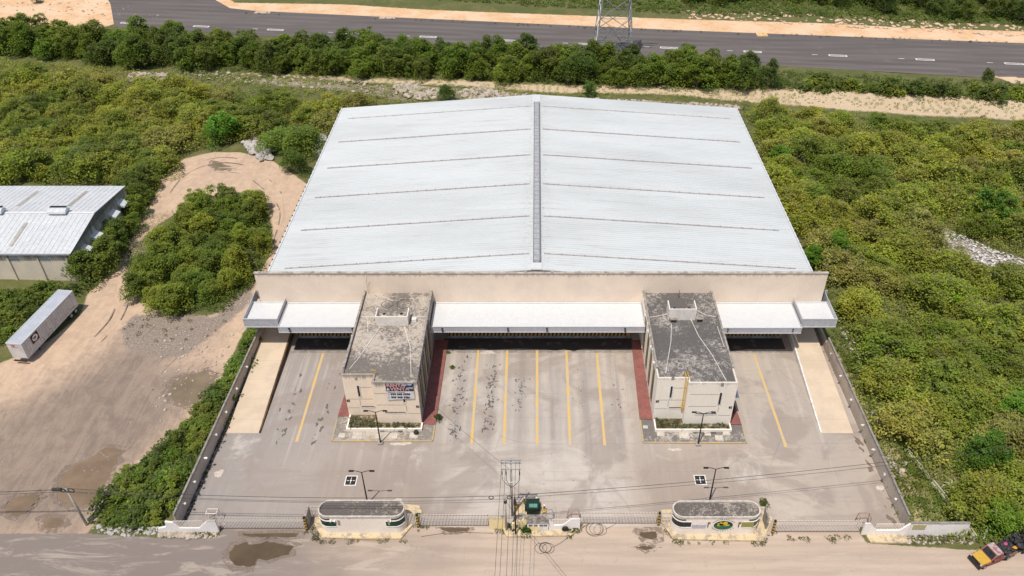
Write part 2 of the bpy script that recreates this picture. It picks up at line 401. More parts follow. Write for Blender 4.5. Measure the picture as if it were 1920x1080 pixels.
def groundmat():
    t = NT('terrain')
    A = t.sep(t.attr('lay_a').outputs['Vector']); B = t.sep(t.attr('lay_b').outputs['Vector'])
    n1 = t.noise(.6, 7, .75); n2 = t.noise(.12, 4, .6); n3 = t.noise(3.5, 5, .8)
    nn = t.math('ADD', t.math('MULTIPLY', n1, .7), t.math('MULTIPLY', n3, .3))
    def lay(mask, w=.12, k=.9):
        return t.ramp(t.math('ADD', mask, t.math('MULTIPLY', t.math('SUBTRACT', nn, .5), k)), .5 - w, .5 + w)
    scrub = t.mix(t.ramp(n1, .38, .62), (.10, .11, .03), (.15, .135, .055))
    scrub = t.mix(t.ramp(n3, .56, .68, 0, .6), scrub, (.30, .25, .17))
    scrub = t.mix(t.ramp(n2, .4, .6, 0, .6), scrub, (.075, .095, .025))
    # dirt of the lot: tan where dry; grey third channel is compacted soil plus painted cloud shade
    trk = t.math('ADD', t.math('MULTIPLY', t.noise(1.0, 7, .75, vec=t.pos((.5, .09, 1), (0, 0, math.radians(-20))), dist=1.4), .55), t.math('MULTIPLY', t.noise(.35, 8, .75, dist=1.0), .45))
    dirt = t.mix(t.ramp(n1, .35, .65), (.56, .41, .29), (.475, .345, .245))
    dirt = t.mix(t.ramp(trk, .45, .62, 0, .6), dirt, (.36, .265, .20))
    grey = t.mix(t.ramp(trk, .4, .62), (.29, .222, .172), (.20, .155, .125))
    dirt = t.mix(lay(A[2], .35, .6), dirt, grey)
    dirt = t.mix(t.ramp(n3, .6, .72, 0, .35), dirt, (.17, .135, .11))
    sand = t.mix(t.ramp(n1, .35, .65), (.68, .44, .255), (.56, .35, .195))
    sand = t.mix(t.ramp(n2, .4, .6, 0, .6), sand, (.68, .53, .38))
    near = t.ramp(t.math('ADD', t.sep(t.geo.outputs['Position'])[1], t.math('MULTIPLY', t.sep(t.geo.outputs['Position'])[0], .128)), 218, 226, 1, 0)
    sand = t.mix(t.math('MULTIPLY', near, .8), sand, t.mix(t.ramp(n3, .42, .6), (.58, .46, .33), (.36, .30, .18)))
    road = t.mix(t.ramp(t.noise(1, 5, .6, sc=(.06, .8, 1)), .35, .65), (.47, .375, .295), (.40, .315, .25))
    xx = t.sep(t.geo.outputs['Position'])[0]
    road = t.mix(t.ramp(t.math('ADD', xx, t.math('MULTIPLY', n2, 30)), -25, 12, .95, 0), road, (.20, .168, .15))  # darker towards the left: cloud shade painted into the street colour
    road = t.mix(t.ramp(t.noise(1, 6, .7, sc=(.12, .5, 1), dist=.8), .52, .64, 0, .45), road, (.50, .42, .345))
    road = t.mix(t.ramp(n1, .58, .70, 0, .45), road, (.24, .19, .16))
    road = t.mix(t.ramp(n3, .58, .68, 0, .35), road, (.17, .14, .12))
    stone = t.mix(t.ramp(t.vor(1.6), .1, .5), (.55, .47, .39), (.26, .21, .17))
    stone = t.mix(t.ramp(n1, .4, .6, 0, .5), stone, (.16, .15, .06))
    verge = t.mix(t.ramp(n3, .42, .6), (.46, .35, .22), (.20, .19, .07))
    rocky = t.mix(t.ramp(n3, .4, .62), (.19, .15, .12), (.33, .27, .22))
    c = t.mix(lay(B[2]), scrub, verge)
    c = t.mix(lay(B[1]), c, stone)
    c = t.mix(lay(A[0], .07, .55), c, dirt)
    c = t.mix(lay(A[1], .1, .95), c, sand)
    c = t.mix(lay(B[0], .05, .45), c, road)
    c = t.mix(lay(t.attr('lay_c').outputs['Fac'], .1, .9), c, rocky)
    t.color(c).rough(.95).bump(nn, .5, .15)
    return t.m
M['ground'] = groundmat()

def leafmat(name, trans=.25):
    t = NT(name)
    oi = t.n.new('ShaderNodeObjectInfo')
    r = t.attr('rnd').outputs['Fac']
    k = t.ramp(r, 0, 1, .74, 1.3, smooth=False)
    c = t.mix(1.0, oi.outputs['Color'], t_comb(t, k), 'MULTIPLY')
    hs = t.n.new('ShaderNodeHueSaturation'); t.l.new(c, hs.inputs['Color'])
    t.l.new(t.ramp(t.math('ADD', t.math('MULTIPLY', t.noise(.09, 3, .6), .5), t.math('MULTIPLY', t.noise(.5, 4, .7), .5)), .36, .64, .49, .53), hs.inputs['Hue'])
    t.l.new(t.ramp(t.math('ADD', t.math('MULTIPLY', t.noise(.16, 3, .6), .5), t.math('MULTIPLY', t.noise(.9, 4, .7), .5)), .36, .64, .74, 1.3), hs.inputs['Value'])
    t.color(hs.outputs[0]).rough(.55); t.b.inputs['Specular IOR Level'].default_value = .25
    tr = t.n.new('ShaderNodeBsdfTranslucent'); t.l.new(hs.outputs[0], tr.inputs[0])
    ms = t.n.new('ShaderNodeMixShader'); ms.inputs[0].default_value = trans
    t.l.new(t.b.outputs[0], ms.inputs[1]); t.l.new(tr.outputs[0], ms.inputs[2]); t.l.new(ms.outputs[0], t.out.inputs[0])
    return t.m
M['leaf'] = leafmat('leaves', .42)

# ------------------------------------------------------------------ ground sheet
def sdf_mask(px, py, poly, w):
    """1 inside, 0 outside, smooth over +-w"""
    n = len(poly); inside = np.zeros(px.shape, bool); dist = np.full(px.shape, 1e9)
    for i in range(n):
        x0, y0 = poly[i]; x1, y1 = poly[(i + 1) % n]
        if y0 != y1:
            c = ((y0 > py) != (y1 > py)) & (px < (x1 - x0) * (py - y0) / (y1 - y0) + x0); inside ^= c
        ex, ey = x1 - x0, y1 - y0; L = ex * ex + ey * ey + 1e-9
        t = np.clip(((px - x0) * ex + (py - y0) * ey) / L, 0, 1)
        dist = np.minimum(dist, np.hypot(px - x0 - t * ex, py - y0 - t * ey))
    d = np.where(inside, dist, -dist)
    return np.clip(.5 + d / (2 * w), 0, 1)
def inpoly(x, y, poly):
    r = False; n = len(poly)
    for i in range(n):
        x0, y0 = poly[i]; x1, y1 = poly[(i + 1) % n]
        if (y0 > y) != (y1 > y) and x < (x1 - x0) * (y - y0) / (y1 - y0) + x0: r = not r
    return r
LOT = GP([(-260, 760), (-60, 700), (20, 672), (90, 640), (150, 590), (165, 550), (210, 512), (238, 470), (262, 410), (290, 370), (305, 330), (345, 298), (400, 284), (450, 284), (505, 298), (555, 330), (582, 350), (560, 420), (520, 500), (492, 560), (470, 600), (448, 640), (415, 710), (350, 790), (285, 850), (205, 915), (178, 985), (150, 1010), (-260, 1010)])
ISLAND = GP([(262, 560), (236, 520), (240, 470), (300, 420), (380, 372), (450, 360), (500, 385), (512, 430), (505, 480), (470, 545), (400, 590), (330, 595)])
CLOUDLOT = GP([(-200, 790), (40, 755), (160, 690), (225, 640), (330, 610), (390, 630), (330, 680), (400, 700), (330, 800), (200, 920), (150, 1010), (-260, 1010)])
ROADF = [(-400, 63.0), (-57, 62.6), (-45, 61.9), (-40, 62.4), (-39.8, 64), (-28, 64), (-15, 64), (5, 64), (30, 63.8), (40.6, 63.6), (41, 61.2), (46, 60.8), (54, 60.2), (60, 61), (75, 64), (400, 80), (400, -200), (-400, -200)]
SAND = GP([(-400, 0), (-200, -60), (60, -60), (190, -20), (222, 20), (216, 45), (150, 60), (60, 70), (-100, 40)]) 
SAND2 = GP([(395, -30), (440, 5), (640, 8), (800, 18), (1000, 26), (1280, 36), (1560, 44), (1700, 52), (1960, 60), (2300, 80), (2300, 105), (1920, 84), (1280, 60), (640, 31), (430, 20), (385, 0)])
TRACK = GP([(-100, 96), (200, 118), (420, 128), (640, 138), (1000, 155), (1280, 162), (1560, 168), (1700, 175), (2300, 195), (2300, 245), (1920, 226), (1700, 216), (1560, 205), (1280, 180), (1000, 172), (640, 156), (350, 142), (100, 122), (-100, 110)])
STRIP2 = GP([(1850, 140), (1960, 150), (2200, 165), (2200, 176), (1900, 158)])
STONES = GP([(30, 118), (110, 120), (230, 130), (330, 132), (330, 152), (240, 158), (60, 140)]), GP([(470, 145), (640, 155), (760, 160), (960, 172), (1100, 183), (1400, 196), (1400, 208), (1000, 185), (760, 190), (640, 170), (480, 160)])
VERGE = [(47.5, 63), (54, 62.6), (51.5, 76), (50, 90), (48, 101), (46.6, 101), (46.6, 63)]
TRASHP = GP([(1750, 420), (1800, 440), (1870, 470), (1920, 485), (2000, 520), (1920, 535), (1850, 510), (1790, 485), (1765, 455)])
ROCKYL = GP([(225, 620), (250, 590), (330, 590), (400, 592), (440, 560), (478, 530), (468, 570), (400, 625), (345, 668), (290, 672), (232, 650)])
def build_ground():
    xs = np.concatenate([[-3000, -1500, -700, -400, -270], np.arange(-200, 185, .62), [260, 400, 700, 1500, 3000]])
    ys = np.concatenate([[-1000, -300, -60, 10, 38], np.arange(50, 292, .62), [330, 420, 700, 1500, 3000]])
    X, Y = np.meshgrid(xs, ys); nx, ny = len(xs), len(ys)
    px, py = X.ravel(), Y.ravel()
    # the soil heaves a little away from the paved areas
    z = np.zeros_like(px)
    far = np.clip((np.abs(px) - 52) / 20, 0, 1) + np.clip((py - 172) / 12, 0, 1)
    z += (np.sin(px * .13 + 1) * np.cos(py * .11) * .25 + np.sin(px * .31) * np.sin(py * .27 + 2) * .1) * np.clip(far, 0, 1) * (py > 66) - .02
    road = py + .128 * px
    z = np.where(road > 224, -.02, z)
    me = bpy.data.meshes.new('ground'); me.vertices.add(nx * ny)
    me.vertices.foreach_set('co', np.stack([px, py, z], 1).ravel())
    i = np.arange((nx - 1) * (ny - 1)); r, c = i // (nx - 1), i % (nx - 1); v0 = r * nx + c
    q = np.stack([v0, v0 + 1, v0 + nx + 1, v0 + nx], 1)
    me.loops.add(q.size); me.polygons.add(len(q)); me.polygons.foreach_set('loop_start', np.arange(len(q)) * 4)
    me.loops.foreach_set('vertex_index', q.ravel()); me.update(calc_edges=True)
    a = np.zeros((len(px), 3)); b = np.zeros((len(px), 3))
    a[:, 0] = np.minimum(sdf_mask(px, py, LOT, 1.3), 1 - sdf_mask(px, py, ISLAND, 1.5))
    a[:, 1] = np.maximum(np.maximum(sdf_mask(px, py, SAND, 2.), sdf_mask(px, py, SAND2, 1.6)), np.maximum(sdf_mask(px, py, TRACK, 3.) * np.clip(.42 + (px + 90) / 240, .33, .88), sdf_mask(px, py, STRIP2, 1.5)))
    a[:, 2] = sdf_mask(px, py, CLOUDLOT, 7)  # compacted ground with the soft cloud shade painted in
    b[:, 0] = sdf_mask(px, py, ROADF, .9)
    b[:, 1] = np.maximum(sdf_mask(px, py, STONES[0], 3) * .55, sdf_mask(px, py, STONES[1], 3) * .8)
    b[:, 2] = sdf_mask(px, py, VERGE, 1.5) * .6
    b[:, 1] = np.maximum(b[:, 1], sdf_mask(px, py, TRASHP, 2) * .7)
    cc = sdf_mask(px, py, ROCKYL, 2.5)
    for nm, arr in (('lay_a', a), ('lay_b', b)):
        at = me.attributes.new(nm, 'FLOAT_VECTOR', 'POINT'); at.data.foreach_set('vector', arr.ravel())
    at = me.attributes.new('lay_c', 'FLOAT', 'POINT'); at.data.foreach_set('value', cc)
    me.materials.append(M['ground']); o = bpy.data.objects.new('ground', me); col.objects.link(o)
    tag(o, 'scrub soil, tan dirt lot and sandy track around the warehouse plot', kind='structure')
build_ground()

def sheet(poly, z, zt=None):
    b = MB(); b.prism(poly, z - .05, z); return b
def blob(cx, cy, rx, ry, n=28, jag=.25, rot=0, seed=0):
    rr = random.Random(seed); ph = [rr.uniform(0, 6.28) for _ in range(6)]; am = [rr.uniform(.3, 1) / (k + 1) for k in range(6)]
    out = []
    for i in range(n):
        t = 2 * math.pi * i / n
        k = 1 + jag * sum(am[j] * math.sin((j + 2) * t + ph[j]) for j in range(6)) + rr.uniform(-.3, .3) * jag
        x, y = rx * k * math.cos(t), ry * k * math.sin(t)
        out.append((cx + x * math.cos(rot) - y * math.sin(rot), cy + x * math.sin(rot) + y * math.cos(rot)))
    return out

# far road and its side branch, one sheet, with painted dashes and an unpainted pit
RO = [(-140, 268.5), (-131, 249.5), (-128, 246.5), (-86, 239.7), (-30, 231), (100, 210.7), (300, 180), (300, 211), (143, 233.1), (44.5, 243.9), (-62, 258), (-92, 262.2), (-99.5, 264.5), (-107, 273), (-125, 310), (-172, 310), (-150, 285)]
rd = struct('road', sheet(RO, .03), M['asphalt'], 'dark asphalt road with short white dashes behind the tree line')
dm = MB()
for i in range(-6, 13):
    x = -8.8 + i * 23.6; y = 235.3 - (x + 8.8) * .1275
    if x < -128: continue
    d = Vector((1, -.1275, 0)).normalized(); n = Vector((d.y, -d.x, 0)); c = Vector((x, y, .034))
    for s0, s1, w in ((-2.4, 2.4, .13), (-2.4, 2.4, .13)): pass
    for off in (-.45, .45): dm.bar(c - d * 2.5 + n * off, c + d * 2.5 + n * off, .32, .012)
    dm.bar(c - d * 2.4 - n * .45, c - d * 2.4 + n * .45, .3, .014); dm.bar(c + d * 2.4 - n * .45, c + d * 2.4 + n * .45, .3, .014)
    dm.bar(c - d * 7.2, c - d * 5.6, .22, .012)
dm.build('road_marking', M['white'], rd)
pit = MB(); gx, gy, _ = G(1428, 66); pit.box(gx - 1.6, gx + 1.6, gy - 1.5, gy + 1.2, .03, .35)
tag(pit.build('road_barrier', simple('barrier_orange', (.7, .5, .3), (.6, .38, .15), 1)), 'small orange barrier box at the far edge of the asphalt road', 'barrier')
for (u, v) in ((493, 23), (727, 33)):
    gx, gy, _ = G(u, v); MB().box(gx - 2.6, gx + 2.4, gy - 1.1, gy + 1.1, .032, .04).build('road_patch', simple('sandy_patch', (.55, .42, .3)), rd)

# ------------------------------------------------------------------ yard paving
YARD = [(-45.1, 63.6), (46.3, 63.6), (46.0, 101.9), (-44.0, 101.9)]
yard = struct('yard_pavement', sheet(YARD, .02), M['yard'], 'stained concrete yard with yellow bay lines in front of the warehouse')
for (u0, v0, u1, v1) in ((606, 662, 556, 828), (897, 655, 884, 832), (951, 655, 945, 832), (1007, 655, 1007, 832), (1062, 656, 1069, 834), (1119, 662, 1134, 835), (1414, 665, 1474, 838)):
    p, q = G(u0, v0, .024), G(u1, v1, .024)
    n = 14; b = MB()
    for k in range(n):
        a0, a1 = k / n, (k + 1) / n
        w = .19 * random.uniform(.85, 1.1)
        x0, y0 = p[0] + (q[0] - p[0]) * a0, p[1] + (q[1] - p[1]) * a0; x1, y1 = p[0] + (q[0] - p[0]) * a1, p[1] + (q[1] - p[1]) * a1
        b.add([(x1 - w, y1, .024), (x1 + w, y1, .024), (x0 + w, y0, .024), (x0 - w, y0, .024)], [(0, 1, 2, 3)])
    lm = NT('line_paint_%d' % u0) if False else None
    b.build('bay_line', M.setdefault('line', simple('worn_line_paint', (.62, .41, .11), (.50, .40, .28), 1.6, .85, lo=.42, hi=.62, sc=(1, .5, 1))), yard)
st = MB(); rr = random.Random(5)
for (cx, n, r, y0, y1) in ((-11.6, 30, .38, 78, 96), (-11.9, 24, .2, 78, 96), (-6.9, 46, .36, 80, 94), (-2.3, 22, .34, 84, 92), (-36.3, 10, .45, 78, 92), (-31.2, 8, .55, 77, 92), (6.6, 8, .2, 84, 95), (12, 6, .24, 84, 90), (0, 10, .1, 80, 96), (0, 10, .15, 66, 76)):
    for k in range(int(n * 2.2)):
        y = rr.uniform(y0, y1) if rr.random() < .5 else y0 + (y1 - y0) * rr.choice((.1, .42, .72)) + rr.gauss(0, .7)
        rx = r * rr.uniform(.08, .5)
        st.add([(x, yy, .0242 + k * 4e-5) for x, yy in blob(cx + rr.gauss(0, .5) * (8 if cx == 0 else 1), y, rx, rx * rr.uniform(.8, 1.9), 14, .6, 0, rr.randint(0, 9999))], [tuple(range(14))])
M['oil'] = simple('oil_stain', (.085, .077, .07), (.17, .15, .135), 3, .75)
tag(st.build('oil_stain', M['oil'], yard), kind='stuff')
pt = MB()
for (u, v, rx, ry, sd_) in ((752, 832, 1.3, .35, 1), (742, 941, .6, .55, 2), (915, 661, 1.0, .5, 3), (1265, 843, .7, .3, 4), (410, 888, .7, .5, 6), (1450, 640, 0.5, .3, 7), (1650, 915, .35, .6, 8)):
    x, y, _ = G(u, v); pt.add([(a, b, .0238) for a, b in blob(x, y, rx, ry, 30, .4, 0, sd_)], [tuple(range(30))])
pt.build('plaster_stain', M['white'] if False else simple('pale_stain', (.56, .5, .44), (.45, .39, .33), 2), yard)
wt = MB()  # oily floor stain with the canopy's shade painted in, one sheet per dock
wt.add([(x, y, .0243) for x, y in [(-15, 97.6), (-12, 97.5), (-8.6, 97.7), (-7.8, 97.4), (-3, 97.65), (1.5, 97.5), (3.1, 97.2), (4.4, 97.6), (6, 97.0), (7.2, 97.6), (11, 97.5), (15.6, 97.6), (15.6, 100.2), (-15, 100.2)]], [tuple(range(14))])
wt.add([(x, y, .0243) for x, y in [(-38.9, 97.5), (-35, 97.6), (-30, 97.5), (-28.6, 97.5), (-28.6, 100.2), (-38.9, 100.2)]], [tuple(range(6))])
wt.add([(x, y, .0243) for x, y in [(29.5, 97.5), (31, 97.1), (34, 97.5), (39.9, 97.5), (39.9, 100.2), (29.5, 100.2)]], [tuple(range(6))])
wt.build('dock_shade_stain', simple('shaded_oily_floor', (.05, .045, .042), (.12, .10, .09), .7, .6, lo=.55, hi=.62), yard)
# damp spots by the right wall
wp = MB()
for (u, v, rx, ry) in ((1610, 828, .35, .9), (1629, 870, .22, .6), (1632, 880, .3, .5), (1672, 975, .35, .8), (1680, 985, .25, .4), (1665, 935, .12, .2), (1655, 920, .12, .15), (1660, 950, .1, .2), (1616, 843, .2, .5), (1658, 1000, .2, .2)):
    x, y, _ = G(u, v); wp.add([(a, b, .0237) for a, b in blob(x, y, rx, ry, 20, .5, .3, int(u))], [tuple(range(20))])
wp.build('damp_patch', simple('damp_concrete', (.17, .12, .095), (.2, .15, .12), 2, .5), yard)

# ------------------------------------------------------------------ puddles on street and lot
def puddle(polys, mat, label, z=.012):
    b = MB()
    for i, p in enumerate(polys): b.add([(x, y, z + i * .0004) for x, y in p], [tuple(range(len(p)))])
    o = b.build('water', mat); tag(o, label, kind='structure')
    d = MB()
    for i, p in enumerate(polys):
        cx, cy = sum(q[0] for q in p) / len(p), sum(q[1] for q in p) / len(p); kx = 1 + 1.0 / max(.6, max(abs(q[0] - cx) for q in p)); ky = 1 + .8 / max(.6, max(abs(q[1] - cy) for q in p))
        d.add([(cx + (x - cx) * kx + random.uniform(-.12, .12), cy + (y - cy) * ky + random.uniform(-.12, .12), z - .004 + i * .0004) for x, y in p], [tuple(range(len(p)))])
    tag(d.build('damp_ground', M['damp']), 'damp rim of the ' + label, kind='structure')
def PB(pts, jag=.25, sub=5, seed=1, z=0):
    """photo outline -> ground polygon with ragged edge"""
    rr = random.Random(seed); w = GP(pts); out = []
    for i in range(len(w)):
        x0, y0 = w[i]; x1, y1 = w[(i + 1) % len(w)]
        for k in range(sub):
            t = k / sub; out.append((x0 + (x1 - x0) * t + rr.uniform(-jag, jag), y0 + (y1 - y0) * t + rr.uniform(-jag, jag) * .7))
    return out
puddle([PB([(428, 1040), (440, 1022), (462, 1017), (474, 1022), (500, 1015), (520, 1020), (552, 1024), (540, 1040), (500, 1050), (482, 1048), (478, 1060), (462, 1062), (440, 1060)], .15, 4, 2)], M['dark_water'], 'dark puddle in the street in front of the left gate')
puddle([PB([(455, 1000), (560, 1000), (555, 1007), (490, 1007), (460, 1005)], .1, 4, 4)], M['dark_water'], 'narrow puddle along the foot of the leftmost gate')
puddle([PB([(820, 990), (880, 990), (876, 996), (840, 997)], .1, 4, 5), PB([(1200, 998), (1230, 997), (1232, 1008), (1220, 1012), (1200, 1005)], .1, 4, 6), PB([(1192, 1026), (1210, 1023), (1228, 1027), (1210, 1031)], .08, 4, 7)], M['dark_water'], 'small dark puddles in the street by the middle gates')
puddle([PB([(112, 940), (108, 905), (150, 862), (205, 840), (230, 845), (205, 890), (190, 925), (178, 945), (140, 950)], .35, 4, 8)], M['mud_water'], 'long brown muddy puddle in the dirt lot beside the hedge')
puddle([PB([(10, 960), (22, 935), (60, 925), (75, 930), (60, 950), (35, 968)], .3, 4, 9)], M['mud_water'], 'brown muddy puddle at the left end of the dirt lot')
puddle([PB([(78, 975), (92, 970), (115, 972), (120, 982), (105, 990), (85, 989)], .1, 4, 10)], M['mud_water'], 'small round muddy puddle at the road edge of the dirt lot')
puddle([PB([(312, 735), (330, 712), (380, 695), (408, 705), (398, 735), (355, 760), (330, 755)], .3, 4, 11)], M['mud_wet'], 'shallow greenish puddle where the dirt lot narrows')
puddle([PB([(400, 302), (412, 306), (430, 313), (426, 319), (405, 318), (396, 310)], .2, 4, 12)], M['mud_wet'], 'small puddle in the turning loop behind the bushes')

def track(pts, w, gap, z, seed):
    rr = random.Random(seed); P = [Vector((*G(u, v)[:2], z)) for u, v in pts]; Q = []
    for i in range(len(P) - 1):
        p0, p1, p2, p3 = P[max(i - 1, 0)], P[i], P[i + 1], P[min(i + 2, len(P) - 1)]
        for k in range(8):
            t = k / 8; Q.append(.5 * ((2 * p1) + (p2 - p0) * t + (2 * p0 - 5 * p1 + 4 * p2 - p3) * t * t + (3 * p1 - p0 - 3 * p2 + p3) * t ** 3))
    b = MB()
    for off in ((-gap / 2, gap / 2) if gap else (0,)):
        on = True
        for i in range(len(Q) - 1):
            if rr.random() < .16: on = not on
            if not on: continue
            d = (Q[i + 1] - Q[i]).normalized(); n = Vector((-d.y, d.x, 0)); ww = w * rr.uniform(.6, 1.1)
            a0, a1 = Q[i] + n * off, Q[i + 1] + n * off; b.add([a0 - n * ww / 2, a1 - n * ww / 2, a1 + n * ww / 2, a0 + n * ww / 2], [(3, 2, 1, 0)])
    return b
M['rut'] = simple('tyre_rut', (.19, .145, .115), (.28, .21, .165), 1.2, .95); M['rut_pale'] = simple('tyre_rut_pale', (.56, .43, .33), (.45, .34, .255), 1.0, .95)
TR = MB(); TP_ = MB()
for i, pts in enumerate(([(175, 715), (200, 690), (245, 682), (290, 700), (300, 730), (250, 760)], [(140, 740), (190, 700), (250, 695), (272, 715), (262, 745)], [(60, 830), (130, 760), (200, 690), (290, 600)], [(120, 860), (190, 790), (250, 740), (330, 660)], [(0, 850), (40, 790), (90, 750), (150, 700)], [(180, 640), (215, 600), (232, 560)], [(60, 760), (110, 800), (170, 850), (200, 880)])):
    TR.v, TR.f = (lambda m: (TR.v + m.v, TR.f + [tuple(k + len(TR.v) for k in f) for f in m.f]))(track(pts, .2, 1.9, .016 + i * .0006, i))
for i, dr in enumerate((0, 14, 27, 38, 50)):
    pts = [(300 + dr * .5, 378 + dr * .3), (335 + dr * .5, 325 + dr * .55), (395, 297 + dr * .75), (450, 297 + dr * .75), (500 - dr * .35, 318 + dr * .8), (535 - dr * .5, 355 + dr * .6), (540 - dr * .4, 400 + dr * .2), (515 - dr * .2, 470)]
    m = track(pts, .3, 0, .018 + i * .0006, 40 + i); T_ = TR if i % 2 else TP_
    T_.f += [tuple(k + len(T_.v) for k in f) for f in m.f]; T_.v += m.v
struct('tyre_tracks', TR, M['rut'], 'dark curving tyre tracks on the dirt lot'); struct('tyre_tracks', TP_, M['rut_pale'], 'pale tyre tracks round the turning loop')

# ------------------------------------------------------------------ warehouse
wh = thing('warehouse', 'large white-roofed warehouse with loading docks facing the concrete yard', 'warehouse', (.6, 102, 0))
XL, XR, YF, YB, EZ, RZ = -43.2, 44.4, 102.0, 168.0, 9.2, 12.4
b = MB()
b.prism([(-43.95, 101.8), (45.4, 101.8), (45.4, 102.15), (-43.95, 102.15)], 0, 11.9)
b.build('front_wall', M['wall_front'], wh)
cb = MB(); cb.box(-44.05, 45.5, 101.72, 102.25, 11.9, 11.98)
for i in range(22): cb.box(-43.4 + i * 4.15, -43.0 + i * 4.15, 101.9, 102.2, 11.98, 12.1)
cb.build('coping', simple('dirty_coping', (.30, .265, .235), (.48, .42, .36), 1.2, .95), wh)
b = MB()
b.box(XL + .2, XL + .4, YF + .2, YB - .2, 0, EZ - .05); b.box(XR - .4, XR - .2, YF + .2, YB - .2, 0, EZ - .05)
b.xprof([(XL + .42, 0), (XR - .42, 0), (XR - .42, EZ - .1), (0, RZ - .15), (XL + .42, EZ - .1)], YB - .4, YB - .2)
b.build('side_wall', M['wall_side'], wh)
# ribbed roof slopes: real standing ribs every 0.6 m running from ridge to eave
def slope(x0, z0, x1, z1, ya, yb, pitch=.6):
    b = MB(); dx, dz = x1 - x0, z1 - z0; y = ya; k = 0
    prof = []
    while y < yb - .01:
        prof += [(y, 0), (y + pitch * .62, 0), (y + pitch * .70, .055), (y + pitch * .92, .055)]; y += pitch
    prof.append((y, 0))
    n = len(prof)
    for (yy, h) in prof: b.v.append((x0, yy, z0 + h))
    for (yy, h) in prof: b.v.append((x1, yy, z1 + h))
    for i in range(n - 1): b.f.append((i, i + 1, i + 1 + n, i + n) if x1 < x0 else (i, i + n, i + 1 + n, i + 1))
    b.v += [(x0, ya, z0 - .12), (x1, ya, z1 - .12), (x0, y, z0 - .12), (x1, y, z1 - .12)]; q = 2 * n
    b.f += [(0, n, q + 1, q), (n - 1, q + 2, q + 3, 2 * n - 1), (q, q + 1, q + 3, q + 2)]
    return b
slope(0, RZ, XL, EZ, YF + .16, YB).build('roof', M['roof'], wh); slope(0, RZ, XR, EZ, YF + .16, YB).build('roof', M['roof'], wh)
b = MB(); b.box(-.45, .45, 103.9, 163.5, RZ + .05, RZ + .42); rv = b.build('ridge_vent', M['grey_metal'], wh)
b = MB(); b.box(-.55, -.45, 103.9, 163.5, RZ - .02, RZ + .55); b.box(.45, .66, 103.9, 163.5, RZ - .05, RZ + .5)
y = 104
while y < 163.5: b.box(-.45, .45, y, y + .06, RZ + .42, RZ + .45); y += 1.55
b.build('vent_frame', simple('vent_dark', (.16, .16, .17), (.22, .22, .23), 2), rv)
b = MB(); b.box(-.85, .85, YF + .2, 103.9, RZ - .03, RZ + .1); b.box(-.85, .85, 163.5, YB, RZ - .03, RZ + .1); b.build('ridge_cap', M['white_metal'], wh)
# expansion battens across both slopes with bolt stubs
for i, yy in enumerate((106.6, 117.9, 128.9, 140.1, 151.2, 162.2)):
    for s, xe in ((-1, XL), (1, XR)):
        if i == 0 and s == -1: pass
        b = MB(); bb = MB()
        x0, x1 = s * 1.2, xe * .945
        z0, z1 = RZ - (RZ - EZ) * abs(x0 / xe), RZ - (RZ - EZ) * abs(x1 / xe)
        dy = .0
        b.bar((x0, yy, z0 + .12), (x1, yy + dy, z1 + .12), .2, .12)
        b.build('roof_batten', M['batten'] if 'batten' in M else M.setdefault('batten', simple('batten', (.44, .395, .385), (.52, .50, .49), .6)), wh)
        for k in range(22):
            t = (k + .5 + random.uniform(-.1, .1)) / 22; x = x0 + (x1 - x0) * t; z = z0 + (z1 - z0) * t
            bb.box(x - .05, x + .05, yy - .16, yy + .02, z + .14, z + .26)
        tag(bb.build('batten_bolts', M['galv'], wh), kind='stuff')
b = MB()
for x0, x1 in ((XL - .28, XL - .02), (XR + .02, XR + .28)): b.box(x0, x1, YF + .2, YB, EZ - .25, EZ + .12)
b.build('gutter', M['white_metal'], wh)
b = MB(); y = 104
while y < YB:
    for x in (XL - .3, XR + .3): b.box(x - .08, x + .08, y, y + .22, EZ + .02, EZ + .26)
    y += 1.7
tag(b.build('gutter_bracket', M['black'], wh), kind='stuff')
b = MB(); b.box(XL, XR, YB, YB + .25, EZ - .3, EZ - .05); b.build('rear_flashing', M['white_metal'], wh)
# canopies
def canopy(x0, x1, y0, y1, zt, fh, lip, name='canopy'):
    b = MB(); b.box(x0 + .1, x1 - .1, y0 + .12, y1, zt - .12, zt - .04)
    o = b.build(name, M['white_metal'], wh)
    f = MB(); f.box(x0, x1, y0, y0 + .1, zt - fh, zt + lip)
    f.box(x0, x0 + .09, y0 + .103, y1, zt - fh + .01, zt + lip - .01); f.box(x1 - .09, x1, y0 + .103, y1, zt - fh + .01, zt + lip - .01)
    x = x0 + .1
    while x < x1 - .1: f.box(x, x + .09, y0 - .03, y0 - .003, zt - fh + .14, zt + lip - .1); x += .3
    f.build('fascia', M.setdefault('fascia', simple('fascia_sheet', (.50, .50, .53), (.42, .42, .45), 2, .5)), o)
    t_ = MB(); t_.box(x0 - .02, x1 + .02, y0 - .06, y0 - .002, zt + lip - .09, zt + lip + .02); t_.box(x0 - .02, x1 + .02, y0 - .06, y0 - .002, zt - fh - .02, zt - fh + .1)
    t_.box(x0 + .1, x1 - .1, y1 - .25, y1 - .02, zt - .036, zt + .1)
    t_.build('trim', M['white_metal'], o)
    return o
cL = canopy(-39.75, -27.3, 95.6, 101.78, 6.15, 1.0, .12); cM = canopy(-16.3, 16.7, 95.6, 101.78, 6.2, 1.0, .12); cR = canopy(27.75, 40.75, 95.4, 101.78, 6.15, 1.0, .12)
for c_, xs_ in ((cL, (-38, -28.3)), (cM, (-14.5, -4.4, 1.6, 13.6)), (cR, (29.4, 39.4))):
    for x in xs_: MB().box(x - .12, x + .12, 95.3, 95.55, 5.95, 6.15).box(x - .09, x + .09, 95.3, 95.5, 5.5, 5.68).build('canopy_lamp', M['black'], c_)
